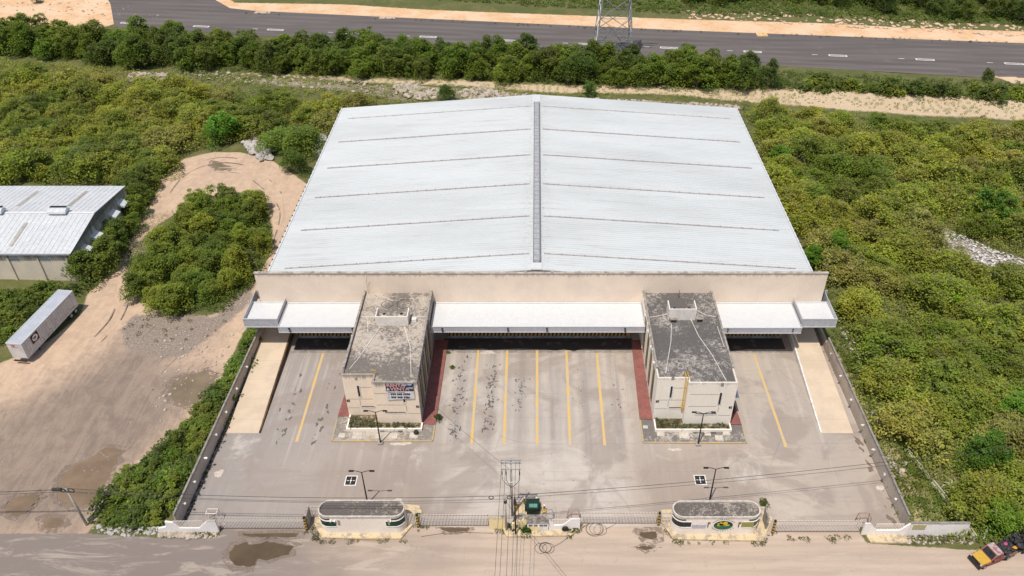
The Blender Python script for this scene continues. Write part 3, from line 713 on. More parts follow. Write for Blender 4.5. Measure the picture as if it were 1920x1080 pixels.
bl = canopy(-45.3, -39.95, 96.6, 101.78, 6.3, .9, .75, 'canopy_box'); br = canopy(40.95, 46.4, 96.6, 101.78, 6.3, .9, .75, 'canopy_box')
MB().box(-45.3, -45.21, 101.78, 103.9, 5.4, 7.05).box(-45.3, -44.9, 103.81, 103.9, 5.4, 7.05).build('fascia', M['fascia'], bl)
MB().box(46.31, 46.4, 101.78, 103.9, 5.4, 7.05).box(46.95, 46.31, 103.81, 103.9, 5.4, 7.05).build('fascia', M['fascia'], br)
# dock platform with hazard-striped edge
b = MB(); b.box(-38.9, -28.9, 100.3, 101.78, 0, 1.2); b.box(-14.4, 15.2, 100.3, 101.78, 0, 1.2); b.box(29.6, 39.8, 100.3, 101.78, 0, 1.2)
b.build('dock_platform', M['kerb_dirty'], wh)
hb = MB(); hk = MB()
for x0, x1 in ((-38.9, -28.9), (-14.4, 15.2), (29.6, 39.8)):
    hb.box(x0, x1, 100.22, 100.297, .55, 1.26); hb.box(x0, x1, 100.302, 100.75, 1.204, 1.26)
    x = x0 + .1
    while x < x1 - .5:
        hk.hexa([(x, 100.2, .57), (x + .28, 100.2, .57), (x + .28, 100.218, .57), (x, 100.218, .57), (x + .12, 100.2, 1.27), (x + .4, 100.2, 1.27), (x + .4, 100.218, 1.27), (x + .12, 100.218, 1.27)])
        hk.hexa([(x + .12, 100.2, 1.262), (x + .4, 100.2, 1.262), (x + .5, 100.75, 1.262), (x + .22, 100.75, 1.262), (x + .12, 100.2, 1.27), (x + .4, 100.2, 1.27), (x + .5, 100.75, 1.27), (x + .22, 100.75, 1.27)]); x += .62
hz = hb.build('dock_bumper', simple('hazard_orange', (.5, .27, .08), (.4, .22, .08), 2), wh); hk.build('hazard_stripe', M['black'], hz)
for x in (-36, -31, -12, -6.5, -1, 4.5, 10, 32, 37):
    MB().box(x - 1.4, x + 1.4, 101.7, 101.79, 1.2, 4.2).build('dock_door', M['grey_metal'], wh)

# ramps
def ramp(x0a, x1a, x0b, x1b, label, white):
    t = thing('loading_ramp', label, 'ramp', ((x0a + x1a) / 2, 79.5, 0))
    ya, yb = 79.5, 101.78
    b = MB(); b.hexa([(x0a, ya, -.02), (x1a, ya, -.02), (x1b, yb, -.02), (x0b, yb, -.02), (x0a, ya, .05), (x1a, ya, .05), (x1b, yb, 1.2), (x0b, yb, 1.2)])
    b.build('ramp_slab', M['ramp'], t)
    k = MB()
    xi_a, xi_b = (x1a, x1b) if x0a < 0 else (x0a, x0b); s = 1 if x0a < 0 else -1
    k.hexa([(xi_a, ya, -.02), (xi_a + .22 * s, ya, -.02), (xi_b + .22 * s, yb, -.02), (xi_b, yb, -.02), (xi_a, ya, .22), (xi_a + .22 * s, ya, .22), (xi_b + .22 * s, yb, 1.34), (xi_b, yb, 1.34)] if s > 0 else
           [(xi_a - .22, ya, -.02), (xi_a, ya, -.02), (xi_b, yb, -.02), (xi_b - .22, yb, -.02), (xi_a - .22, ya, .22), (xi_a, ya, .22), (xi_b, yb, 1.34), (xi_b - .22, yb, 1.34)])
    k.build('ramp_kerb', M['white'] if white else M['ramp_side'], t)
    return t
ramp(-44.1, -39.5, -44.3, -39.9, 'tan concrete loading ramp along the left boundary wall with brown side', False)
ramp(40.6, 45.1, 41.3, 45.2, 'tan concrete loading ramp along the right boundary wall with white kerb', True)

# ------------------------------------------------------------------ offices
def office(name_lab, X0, X1, XS, YL, YR, sideR, frontmat, slab, tank, cat='office building'):
    """XS = x where the front steps from plane YL (left) to YR (right)"""
    t = thing('office_building', name_lab, cat, ((X0 + X1) / 2, YR, 0))
    ZT = 8.35
    b = MB(); b.box(X0, XS, YL, YL + .3, 0, ZT + .02); b.box(XS, X1, YR, YR + .3, 0, ZT + .06); b.box(XS - .003, XS + .25, YR + .303, YL + .3, 0, ZT)
    b.build('front_wall', frontmat, t)
    s = MB(); s.box(X0 + .002, X0 + .22, YL + .303, 101.78, 0, ZT - .02); s.box(X1 - .22, X1 - .002, YR + .303, 101.78, 0, ZT - .02)
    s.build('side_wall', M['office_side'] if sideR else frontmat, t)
    r = MB(); r.prism([(X0 + .22, YL + .3), (XS + .25, YL + .3), (XS + .25, YR + .3), (X1 - .22, YR + .3), (X1 - .22, 101.78), (X0 + .22, 101.78)], 7.6, 8.12)
    roof = r.build('roof', slab, t)
    return t, roof
offL, roofL = office('cream two-storey office block with a rent banner, left of the dock bays', -27.2, -16.5, -22.75, 82.67, 81.14, True, M['office_l'], M['slab_l'], 0)
offR, roofR = office('white two-storey office block with a yellow ladder, right of the dock bays', 16.8, 27.75, 21.0, 81.97, 80.98, False, M['office_r'], M['slab_r'], 0)
def feat(t, Y, z0, R, kind, zx, oy):
    """rectangle (x0,y0,x1,y1) read on the enlarged photo -> flat box on the facade plane Y"""
    x0, y0, x1, y1 = R
    u0, v0, u1, v1 = zx + x0 * .15738, 680 + y0 * .15738, zx + x1 * .15738, 680 + y1 * .15738
    a, c = atY(u0, (v0 + v1) / 2, Y), atY(u1, (v0 + v1) / 2, Y); top, bot = atY((u0 + u1) / 2, v0, Y)[2], atY((u0 + u1) / 2, v1, Y)[2]
    return a[0], c[0], bot, top
def facade(t, zx, Lft, Rgt, YL, YR):
    for Y, L in ((YL, Lft), (YR, Rgt)):
        for (kind, cx, cy, w, h) in L:
            x, _, z = atY(zx + cx * .15738, 680 + cy * .15738, Y)
            if kind == 'g':
                MB().box(x - w / 2, x + w / 2, Y - .012, Y - .002, z - h / 2, z + h / 2).build('groove', M.setdefault('groove', simple('groove_grey', (.20, .18, .17), (.25, .23, .21), 2)), t)
            elif kind == 'w':
                o = MB().box(x - w / 2, x + w / 2, Y - .02, Y - .003, z - h / 2, z + h / 2).build('window', M['dark'], t)
                f = MB(); e = .06
                f.box(x - w / 2 - e, x - w / 2, Y - .09, Y - .003, z - h / 2 - e, z + h / 2 + e); f.box(x + w / 2, x + w / 2 + e, Y - .09, Y - .003, z - h / 2 - e, z + h / 2 + e)
                f.box(x - w / 2 - .06, x + w / 2 + .06, Y - .07, Y - .003, z - h / 2 - e, z - h / 2 - .003)
                f.build('window_frame', M['white'], o)
            elif kind == 's':
                o = MB().box(x - w / 2, x + w / 2, Y - .06, Y - .003, z - h / 2, z + h / 2).build('wall_plaque', M['plaque'], t)
                MB().box(x - .02, x + w / 2 - .06, Y - .066, Y - .062, z - .05, z + .02).build('plaque_mark', M['white'], o)
            elif kind == 'n':
                MB().box(x - w / 2, x + w / 2, Y - .02, Y - .003, z - h / 2, z + h / 2).build('scupper', M['kerb_dirty'], t)
facade(offL, 620,
       [('w', 336, 340, .30, 2.1), ('n', 303, 195, .35, .5), ('g', 415, 294, 1.55, .07), ('g', 350, 433, 3.6, .06), ('g', 280, 537, 1.6, .06), ('g', 354, 478, .06, 1.3), ('w', 448, 522, 1.85, .16), ('s', 211, 452, .42, .36)],
       [('g', 590, 366, 1.7, .07), ('g', 720, 503, 4.2, .06), ('w', 772, 592, 2.9, .17), ('w', 872, 400, .3, 2.3), ('g', 906, 545, .06, 1.1), ('g', 992, 605, 1.65, .06), ('s', 1036, 521, .44, .34)], 82.67, 81.14)
facade(offR, 1180,
       [('w', 497, 350, .28, 2.2), ('n', 520, 185, .4, .7), ('g', 615, 302, 2.0, .06), ('g', 515, 445, 4.0, .06), ('g', 375, 548, 1.7, .06), ('g', 462, 490, .06, 1.1), ('w', 568, 535, 2.35, .16), ('s', 334, 460, .45, .34)],
       [('w', 1080, 430, .3, 2.3), ('n', 1110, 262, .4, .7), ('g', 895, 378, 3.9, .06), ('g', 870, 520, 3.9, .06), ('w', 912, 609, 3.0, .17), ('g', 1058, 560, .06, 1.1), ('g', 1128, 628, 1.7, .06), ('s', 1204, 532, .44, .34)], 81.97, 80.98)
# side wall windows: tall recessed strips with yellow and brown infill
M['strip_yellow'] = simple('strip_yellow', (.42, .27, .05), (.2, .13, .05), .8, .7, sc=(1, 1, .4))
for t, xw, sgn, ys in ((offL, -16.5, 1, (84.0, 87.4, 90.8, 94.4)), (offR, 16.8, -1, (85.2, 88.6, 92.2, 96.0)), (offR, 27.75, 1, (84.2, 88, 92)), (offL, -27.2, -1, (84, 88, 92))):
    for y in ys:
        x0, x1 = sorted((xw + sgn * .003, xw + sgn * .05))
        o = MB().box(x0, x1, y - .75, y + .75, 1.2, 7.4).build('window', M['dark'], t)
        x0, x1 = sorted((xw + sgn * .052, xw + sgn * .08)); MB().box(x0, x1, y - .3, y + .25, 1.3, 7.3).build('window_infill', M['strip_yellow'], o)
        f = MB(); x0, x1 = sorted((xw + sgn * .003, xw + sgn * .16)); f.box(x0, x1, y + .76, y + 1.02, .9, 7.7)
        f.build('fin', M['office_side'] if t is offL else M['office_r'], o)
# roof edge parapets and pipes
for t, X0, X1, m in ((offL, -27.2, -16.5, M['kerb_dirty']), (offR, 16.8, 27.75, M['kerb_dirty'])):
    b = MB(); b.box(X0 - .03, X0 + .25, 84, 101.78, 8.335, 8.62); b.box(X1 - .25, X1 + .03, 84, 101.78, 8.335, 8.62); b.build('parapet', m, t)
    for k in range(6): MB().box(X0 - .12, X0 - .02, 85 + k * 2.9, 85.3 + k * 2.9, 8.2, 8.5).build('drain_stub', M['white'], t)
def rp(u, v, z=8.16): return G(u, v, z)
def pipes(t, runs):
    for r in runs:
        MB().tube([rp(u, v, 8.17) for u, v in r], .045, 6).build('roof_pipe', M['white'], t)
pipes(offL, [[(690, 596), (690, 625)], [(713, 613), (672, 672), (655, 692)], [(758, 612), (769, 650), (771, 706)], [(678, 594), (702, 594)], [(770, 594), (798, 594)]])
pipes(offR, [[(1256, 588), (1235, 592), (1219, 595)], [(1305, 581), (1322, 590), (1342, 594)], [(1259, 607), (1258, 640), (1248, 700)], [(1294, 596), (1310, 630), (1335, 665), (1362, 714)], [(1345, 612), (1358, 650)]])
MB().tube([(-26.5, 101.5, 8.1), (-26.6, 101.5, 10.5), (-26.3, 101.3, 11.8)], .03, 5).build('vent_pipe', M['grey_metal'], offL)
MB().tube([(22.3, 100.5, 8.1), (22.3, 100.5, 9.6)], .04, 5).build('vent_pipe', M['black'], offR)
for c_, r_ in (((-23.2, 98.8), .9), ((-20.6, 98.9), 1.1)): MB().ring((c_[0], c_[1], 8.2), r_, .022, 20).build('coiled_cable', M['wire'], offL)
for (u, v) in ((1262, 601), (1311, 600)):
    x, y, _ = rp(u, v); o = MB().box(x - .6, x + .6, y - .5, y + .5, 8.12, 8.75).build('roof_hatch', M['kerb_dirty'], offR); MB().box(x - .42, x + .42, y - .53, y - .503, 8.25, 8.62).build('opening', M['dark'], o)
x, y, _ = rp(777, 602); MB().box(x - .35, x + .35, y - .3, y + .3, 8.12, 8.7).build('roof_box', M['white'], offL)
def tankhouse(t, x0, x1, yf, h, tx, depth=2.2):
    b = MB(); b.box(x0, x1, yf, yf + .15, 8.12, 8.12 + h); b.box(x0, x0 + .15, yf + .153, yf + depth, 8.12, 8.1 + h); b.box(x1 - .15, x1, yf + .153, yf + depth, 8.12, 8.1 + h)
    o = b.build('tank_screen', M.setdefault('screen', simple('screen_wall', (.80, .74, .67), (.68, .62, .56), 1.2)), t)
    for x in tx:
        w = MB(); w.lathe((x, yf + 1.0, 8.12), [(.62, 0), (.65, .9), (.6, 1.15), (.3, 1.4), (.28, 1.45)], 20); k = w.build('water_tank', simple('tank_cream', (.6, .5, .38)) if 'tank' not in M else M['tank'], o, True)
        MB().lathe((x, yf + 1.0, 9.575), [(.26, 0), (.24, .04)], 16).build('tank_opening', M['dark'], o)
M['tank'] = simple('tank_cream', (.6, .5, .38), (.5, .42, .33), 2)
tankhouse(offL, -24.1, -19.25, 93.7, 1.7, (-22.9, -20.3)); tankhouse(offR, 19.95, 24.1, 95.0, 2.1, (20.9, 23.1))
# yellow service ladder on the right office
b = MB(); lx0, lx1 = 20.6, 20.96
for x in (lx0, lx1): b.bar((x, 81.6, 3.1), (x, 81.6, 9.0), .06)
z = 3.3
while z < 9: b.bar((lx0, 81.6, z), (lx1, 81.6, z), .05); z += .38
b.bar((lx0, 81.6, 9.0), (lx0, 82.6, 9.0), .09); b.bar((lx1, 81.6, 9.0), (lx1, 82.6, 9.0), .09); b.bar((lx0, 82.6, 9.0), (lx0, 82.6, 8.1), .09); b.bar((lx1, 82.6, 9.0), (lx1, 82.6, 8.1), .09); b.box(lx0 - .1, lx1 + .1, 81.5, 81.75, 2.9, 3.2)
b.build('ladder', M['steel_yellow'], offR)
b = MB(); b.bar((-22.9, 83, 8.1), (-22.9, 83, 8.9), .08); b.bar((-22.4, 83, 8.1), (-22.4, 83, 8.9), .08); b.bar((-22.9, 83, 8.9), (-22.4, 83, 8.9), .08); b.build('ladder', M['steel_yellow'], offL)
# blue awning on the right side of the right office
b = MB(); b.hexa([(27.76, 82.5, 4.2), (28.9, 82.5, 4.0), (28.9, 84.6, 4.0), (27.76, 84.6, 4.2), (27.76, 82.5, 6.3), (27.8, 82.5, 6.3), (27.8, 84.6, 6.3), (27.76, 84.6, 6.3)]); b.build('awning', simple('blue_sheet', (.25, .33, .5)), offR)
MB().box(27.9, 28.8, 83.2, 83.9, .17, 1.4).build('air_conditioner', M['black'], offR)

# rent banner on the left office: hangs from the building, its own thing
bn = thing('banner', 'blue and white rent and sale banner with phone numbers hung on the cream office front', 'banner', (-19, 80.9, 5.2))
BY = 80.98
bx0, bx1, bz0, bz1 = -20.85, -17.02, 5.2, 8.42
MB().hexa([(bx0 + .0, BY, bz0), (bx1, BY, bz0 + .22), (bx1, BY + .03, bz0 + .22), (bx0, BY + .03, bz0), (bx0, BY, bz1 - .05), (bx1, BY, bz1 + .05), (bx1, BY + .03, bz1 + .05), (bx0, BY + .03, bz1 - .05)]).build('banner_cloth', M['white'], bn)
MB().box(bx0, bx1, BY - .012, BY - .003, 6.88, 8.38).build('navy_panel', M['navy'], bn)
MB().hexa([(-18.55, BY - .018, 7.75), (bx1, BY - .018, 7.75), (bx1, BY - .014, 7.75), (-18.55, BY - .014, 7.75), (-18.95, BY - .018, 8.38), (bx1, BY - .018, 8.38), (bx1, BY - .014, 8.38), (-18.95, BY - .014, 8.38)]).build('logo_panel', simple('logo_blue', (.01, .06, .16)), bn)
for s, x, z, sx_ in (('RENTA', -20.72, 7.72, 1.02), ('VENTA', -20.25, 7.02, 1.06)):
    text(s, .78, M['white'], bn, (x, BY - .02, z), .004, 'lettering', bold=.02, sx=sx_)
    text(s, .78, M['orange_print'], bn, (x, BY - .03, z), .003, 'lettering', bold=-.004, sx=sx_)
text('&', .6, M['white'], bn, (-20.75, BY - .02, 7.05), .004, 'lettering', bold=.02)
text('999 968 0998', .50, M['navy'], bn, (-20.3, BY - .012, 6.12), .004, 'phone_number', bold=.028, sx=.98)
text('999 968 9281', .50, M['navy'], bn, (-20.3, BY - .012, 5.5), .004, 'phone_number', bold=.028, sx=.98)
b = MB(); x = -20.6; rr = random.Random(2)
while x < -18.3:
    w1 = rr.uniform(.05, .1)
    if not (-19.75 < x < -19.5): b.box(x, x + w1, BY - .016, BY - .004, 6.62, 6.62 + rr.uniform(.09, .14))
    x += w1 + .035
b.build('small_print', M['navy'], bn); text('&', .2, M['navy'], bn, (-19.7, BY - .012, 6.6), .003, 'lettering', bold=.01)
b = MB()
for k in range(3): b.hexa([(-18.5 + k * .18, BY - .03, 7.9), (-18.4 + k * .18, BY - .03, 7.9), (-18.4 + k * .18, BY - .02, 7.9), (-18.5 + k * .18, BY - .02, 7.9), (-18.33 + k * .18, BY - .03, 8.2), (-18.23 + k * .18, BY - .03, 8.2), (-18.23 + k * .18, BY - .02, 8.2), (-18.33 + k * .18, BY - .02, 8.2)])
b.box(-17.8, -17.2, BY - .03, BY - .02, 8.15, 8.22).box(-17.8, -17.3, BY - .03, BY - .02, 8.02, 8.07); b.build('logo', M['white'], bn)
MB().box(-17.8, -17.1, BY - .018, BY - .013, 7.3, 7.62).build('info_box', M['grey_metal'], bn)
for z in (6.3, 5.68): MB().ring((-20.55, BY - .012, z), .13, .025, 14, 'y', 4).build('phone_symbol', M['grey_metal'], bn)

# pavement islands with yellow kerb in front of the offices
def island(poly, mat, label, planter, name='sidewalk'):
    b = MB(); b.prism(poly, 0, .16); o = struct(name, b, mat, label); return o
def kerb_line(pts, parent, h=.2, w=.2, mat=None):
    b = MB()
    for p, q in zip(pts, pts[1:]): b.bar((p[0], p[1], h / 2), (q[0], q[1], h / 2), w, h)
    b.build('kerb', mat or M['kerb_yellow'], parent)
sL = island([(-28.8, 77.95), (-14.7, 77.95), (-14.6, 81.0), (-16.5, 81.1), (-27.2, 82.6), (-28.9, 82.6)], M['sidewalk_l'], 'pale weathered sidewalk with yellow kerb in front of the cream office', 0)
kerb_line([(-28.9, 82.2), (-28.8, 77.9), (-14.65, 77.9), (-14.6, 81)], sL)
sR = island([(15.05, 77.7), (29.4, 77.6), (29.5, 80.9), (27.7, 80.95), (16.8, 81.9), (15.0, 82.1)], M['sidewalk_r'], 'dark weathered sidewalk with yellow kerb in front of the white office', 0)
kerb_line([(15.0, 81.9), (15.0, 77.65), (29.5, 77.55), (29.55, 80.9)], sR)
for (o, pats) in ((sL, ((-27.6, 79.0, .5), (-25.4, 78.9, .7), (-22.5, 78.8, .5), (-20.3, 78.9, .6), (-17.4, 79.0, .6))), (sR, ((15.6, 80.6, .35), (17.6, 79.2, .5), (20.9, 79.0, .7), (24.3, 79.3, .45), (25.8, 78.5, .6), (27, 79.4, .5)))):
    b = MB()
    for i, (x, y, r) in enumerate(pats): b.add([(p, q, .164 + i * .001) for p, q in [(x - r, y - r * .8), (x + r, y - r * .9), (x + r * .9, y + r * .8), (x - r * .9, y + r * .9)]], [(0, 1, 2, 3)])
    b.build('slab_patch', M.setdefault('patch', simple('pale_patch', (.55, .5, .43), (.42, .38, .33), 1.5)), o)
for nm, poly, lab in (('L', [(-16.5, 81.12), (-14.5, 81.05), (-14.3, 99.6), (-16.5, 99.6)], 'red paved walk on the right side of the cream office'), ('L2', [(-28.9, 82.62), (-27.22, 82.62), (-27.22, 99.6), (-28.3, 99.6)], 'narrow red paved walk on the left side of the cream office'),
                      ('R', [(14.95, 82.12), (16.78, 82.0), (16.78, 99.6), (15.35, 99.6)], 'red paved walk on the left side of the white office'), ('R2', [(27.77, 81.1), (29.5, 81.0), (28.5, 99.6), (27.77, 99.6)], 'narrow red paved walk on the right side of the white office')):
    b = MB(); b.prism(poly, 0, .2); struct('walkway', b, M['red_pave'], lab)
def planter(x0, x1, y0, yL, xs, yR, label):
    t = thing('planter', label, 'planter', (x0, y0, .16))
    b = MB(); b.box(x0, x1, y0, y0 + .22, .16, .62); b.box(x0, x0 + .2, y0 + .223, yL - .1, .16, .62); b.box(x1 - .2, x1, y0 + .223, yR - .1, .16, .62); b.build('planter_wall', M['guard_wall'], t)
    s = MB(); s.box(x0 + .2, x1 - .2, y0 + .225, yR - .012, .16, .45); s.box(x0 + .2, xs - .05, yR - .01, yL - .012, .16, .45); s.build('soil', simple('planter_soil', (.10, .08, .045), (.28, .24, .18), 1.5, lo=.5, hi=.6), t)
planter(-27.1, -16.3, 79.75, 82.67, -22.75, 81.14, 'long low white planter with weeds under the cream office front')
planter(16.85, 27.75, 79.6, 81.97, 21, 80.98, 'long low white planter with weeds under the white office front')
bk = thing('black_pot', 'black round basket lying on the sidewalk by the cream office corner', 'pot', (-17.1, 79.3, .16)); MB().lathe((-17.1, 79.3, .16), [(.28, 0), (.38, .3), (.3, .5), (.2, .5)], 12).build('pot_body', M['black'], bk)

# ------------------------------------------------------------------ guard houses
def guard(x0, x1, yf, d, lab, win, right):
    t = thing('guard_house', lab, 'guard house', ((x0 + x1) / 2, yf, 0))
    r = d / 2; H = 3.5; cy = yf + r
    def stad(x0, x1, r, n=12):
        p = []
        for k in range(n + 1): a = -math.pi / 2 + math.pi * k / n; p.append((x1 - d / 2 + r * math.cos(a), cy + r * math.sin(a)))
        for k in range(n + 1): a = math.pi / 2 + math.pi * k / n; p.append((x0 + d / 2 + r * math.cos(a), cy + r * math.sin(a)))
        return p
    MB().prism(stad(x0, x1, r), .25, 3.3).build('wall', M['guard_wall'], t)
    MB().prism(stad(x0, x1, r - .12), 3.302, 3.34).build('roof', M['slab_g'], t)
    out, inn = stad(x0, x1, r + .04), stad(x0, x1, r - .14); n = len(out); b = MB()
    vs = [(x, y, 3.3) for x, y in out] + [(x, y, 3.62) for x, y in out] + [(x, y, 3.62) for x, y in inn] + [(x, y, 3.345) for x, y in inn]
    fs = []
    for i in range(n):
        j = (i + 1) % n
        for k in range(3): fs.append((k * n + i, k * n + j, (k + 1) * n + j, (k + 1) * n + i))
    b.add(vs, fs); b.build('parapet', M.setdefault('gpar', simple('guard_parapet', (.42, .38, .34), (.6, .55, .48), 2, .9)), t)
    # curved corner windows
    for side in (-1, 1):
        cx = x0 + r if side < 0 else x1 - r
        for z0, z1, m, nm in ((1.7, 2.7, win, 'window'), (2.92, 3.16, M['dark'], 'clerestory')):
            b = MB(); pts = []
            a0, a1 = (-math.pi / 2 - .02, -math.pi / 2 - 1.35) if side < 0 else (-math.pi / 2 + .02, -math.pi / 2 + 1.35)
            for k in range(9):
                a = a0 + (a1 - a0) * k / 8; pts.append((cx + (r + .015) * math.cos(a), cy + (r + .015) * math.sin(a)))
            e = 1.0 if nm == 'window' else .3
            pts = [(cx - side * e, yf - .015)] + pts
            for p, q in zip(pts, pts[1:]):
                v = [(p[0], p[1], z0), (q[0], q[1], z0), (q[0], q[1], z1), (p[0], p[1], z1)]
                b.add(v, [(0, 1, 2, 3)] if side > 0 else [(3, 2, 1, 0)])
            o = b.build(nm, m, t)
            if nm == 'window':
                fr = MB()
                for zz in (z0 - .08, z1): fr.tube([(p[0], p[1] - .02, zz + .04) for p in pts], .05, 4)
                fr.build('window_frame', M['white'], o)
    return t
gl = guard(-27.1, -16.4, 62.45, 2.5, 'left guard house, cream with green corner windows and rounded ends', M['green_glass'], False)
gr = guard(16.9, 27.75, 62.35, 2.5, 'right guard house, cream with round yellow flower emblem and rounded ends', M['dark'], True)
MB().box(-24.6, -24.35, 62.38, 62.447, 2.0, 2.9).box(-18.4, -18.15, 62.38, 62.447, 2.0, 2.9).build('narrow_plate', M['kerb_dirty'], gl)
for x in (-25.4, -24.9, -18.0): MB().box(x - .08, x + .08, 62.2, 62.447, 2.8, 2.95).build('wall_spotlight', M['white'], gl)
MB().box(19.3, 21.0, 62.3, 62.347, 1.5, 2.2).build('notice_board', simple('faded_notice', (.52, .5, .52), (.4, .4, .44), 4), gr)
MB().box(25.4, 26.9, 62.3, 62.347, 1.7, 2.6).build('sign_board', simple('olive_sign', (.33, .30, .07), (.27, .26, .07), 2), gr)
def lstroke(x): return MB().box(x, x + .08, 62.25, 62.347, 1.7, 2.5).box(x, x + .3, 62.25, 62.347, 2.5, 2.6)
lstroke(21.2).build('sconce', M['plaque'], gr); lstroke(25.0).build('sconce', M['plaque'], gr)
# emblem: dark green oval, white halo, yellow petals, ring of lettering
def oval(cx, cz, rx, rz, Y, n=32):
    b = MB(); v = [(cx + rx * math.cos(2 * math.pi * k / n), Y, cz + rz * math.sin(2 * math.pi * k / n)) for k in range(n)]
    v2 = [(x, Y + .02, z) for x, _, z in v]
    return b.add(v + v2, [tuple(range(n))] + [(k, k + n, (k + 1) % n + n, (k + 1) % n) for k in range(n)])
ecx, ecz = 23.15, 2.02; EY = 62.33
em = oval(ecx, ecz, 1.18, .86, EY).build('emblem', M.setdefault('dgreen', simple('emblem_dark', (.015, .03, .02), (.02, .05, .03), 3)), gr)
b = MB(); n = 16
v = [(ecx + 1.1 * math.cos(math.pi + math.pi * k / n), EY - .006, ecz - .05 + .76 * math.sin(math.pi + math.pi * k / n)) for k in range(n + 1)]
b.add(v, [tuple(range(n + 1))]); b.build('emblem_field', simple('emblem_green', (.02, .16, .05), (.02, .12, .12), 2), em)
for ang, L, w in ((172, .75, .17), (148, .8, .2), (118, .75, .22), (62, .85, .3), (8, .85, .14)):
    a = math.radians(ang); c = (ecx - .05 + math.cos(a) * L * .55, ecz - .02 + math.sin(a) * L * .5); p = []
    for k in range(12):
        q = 2 * math.pi * k / 12; ex, ez = L * .48 * math.cos(q), w * math.sin(q); p.append((c[0] + ex * math.cos(a) - ez * math.sin(a), EY - .012, c[1] + ex * math.sin(a) + ez * math.cos(a)))
    MB().add(p, [tuple(range(12))]).build('petal', simple('petal_yellow', (.75, .55, .03)) if 'petal' not in M else M['petal'], em)
oval(ecx, ecz, 1.32, .99, EY + .008).build('emblem_halo', M['white'], gr)
b = MB(); rr = random.Random(9)
for a0, a1, n in ((152, 100, 8), (90, 30, 8), (205, 250, 6), (262, 285, 3), (298, 330, 5)):
    for k in range(n):                  # the ring of lettering is too small to read: uneven dark letter marks
        a = math.radians(a0 + (a1 - a0) * k / (n - 1)); c = Vector((ecx + 1.47 * math.cos(a), EY, ecz + 1.12 * math.sin(a))); tx = Vector((-math.sin(a), 0, math.cos(a))); nx_ = Vector((math.cos(a), 0, math.sin(a)))
        w1, h1 = rr.uniform(.03, .06), rr.uniform(.06, .09); p = [c - tx * w1 - nx_ * h1, c + tx * w1 - nx_ * h1, c + tx * w1 + nx_ * h1, c - tx * w1 + nx_ * h1]
        if a0 != 298 or k % 2 == 0: b.add(p, [(0, 1, 2, 3)])
b.build('emblem_lettering', M['plaque'], em)
# plinths under the guard houses
for poly, lab in ((GP([(590, 985), (604, 1010), (752, 1012), (775, 985), (783, 975), (795, 972), (787, 950), (765, 948), (590, 962)]), 'worn cream kerb island under the left guard house'), (GP([(1240, 980), (1262, 1013), (1430, 1016), (1437, 1000), (1448, 975), (1430, 952), (1240, 958)]), 'worn cream kerb island under the right guard house'),
                  (GP([(938, 985), (950, 1008), (1070, 1006), (1100, 985)]), 'low cream kerb island in front of the meter cabinet'), (GP([(1622, 1003), (1632, 1019), (1702, 1020), (1698, 1003)]), 'small yellow kerb island at the right corner')):
    b = MB(); b.prism(poly, 0, .25); o = struct('kerb_island', b, M['plinth'], lab)
kb = MB(); kb.bar(G(645, 1010, .12), G(722, 1012, .12), .1, .28); kb.build('painted_kerb', M['kerb_yellow']); tag(col.objects[-1], None) if False else None
ko = bpy.data.objects['painted_kerb']; ko['kind'] = 'structure'; ko['label'] = 'worn yellow kerb edge in front of the left guard house'

# ------------------------------------------------------------------ boundary walls
def wall(p, q, h, th, mat, lab, cat='wall'):
    t = thing('boundary_wall', lab, cat, (p[0], p[1], 0))
    d = Vector((q[0] - p[0], q[1] - p[1], 0)).normalized(); n = Vector((-d.y, d.x, 0)) * th / 2
    P, Q = Vector((p[0], p[1], 0)), Vector((q[0], q[1], 0)); b = MB()
    b.hexa([P - n, Q - n, Q + n, P + n, P - n + Vector((0, 0, h)), Q - n + Vector((0, 0, h)), Q + n + Vector((0, 0, h)), P + n + Vector((0, 0, h))])
    b.build('wall_face', mat, t)
    c = MB(); L = (Q - P).length; k = 0
    while k < L - .1:
        e = min(k + 3.2, L); dz = .03 * ((int(k / 3.2)) % 2)
        c.bar(P + d * k + Vector((0, 0, h + .04 + dz)), P + d * (e - .03) + Vector((0, 0, h + .04 + dz)), th + .06, .08); k += 3.25
    c.build('wall_coping', M.setdefault('wcop', simple('grey_coping', (.30, .28, .25), (.2, .18, .16), 1.5)), t)
    return t, d
wl_, _ = wall((-45.25, 63.4), (-44.35, 101.7), 2.65, .2, M['yard_wall'], 'long grey boundary wall along the left ramp, hedge behind it')
wr_, _ = wall((46.45, 63.3), (46.15, 97.3), 2.65, .2, M['yard_wall'], 'long grey boundary wall along the right ramp, scrub behind it')
b = MB(); b.box(46.03, 46.33, 97.35, 101.75, 0, 1.6); b.build('low_wall_end', M['wall_side'], wr_)
for side, xs_, ys_, par in ((1, -45.05, (65.5, 69, 73, 77.2, 81.5, 86.3, 91), wl_), (-1, 46.25, (66.2, 70.2, 74.5, 79, 84, 89, 94), wr_)):
    for k, y in enumerate(ys_):
        x = xs_ + (y - 63.4) * (.0235 if side > 0 else -.009)
        o = MB().bar((x, y, 2.25), (x + side * .32, y, 2.3), .05).build('wall_lamp', M['grey_metal'], par); MB().rock((x + side * .38, y, 2.22), .2, 1).build('lamp_shade', M['white'], o)
sx_, sy_ = 46.3, 71.1; s_ = MB(); s_.hexa([(sx_, sy_, 1.0), (sx_, sy_ + .75, 1.7), (sx_ + .03, sy_ + .75, 1.7), (sx_ + .03, sy_, 1.0), (sx_, sy_ - .75, 1.7), (sx_, sy_, 2.4), (sx_ + .03, sy_, 2.4), (sx_ + .03, sy_ - .75, 1.7)])
x_ = 46.29
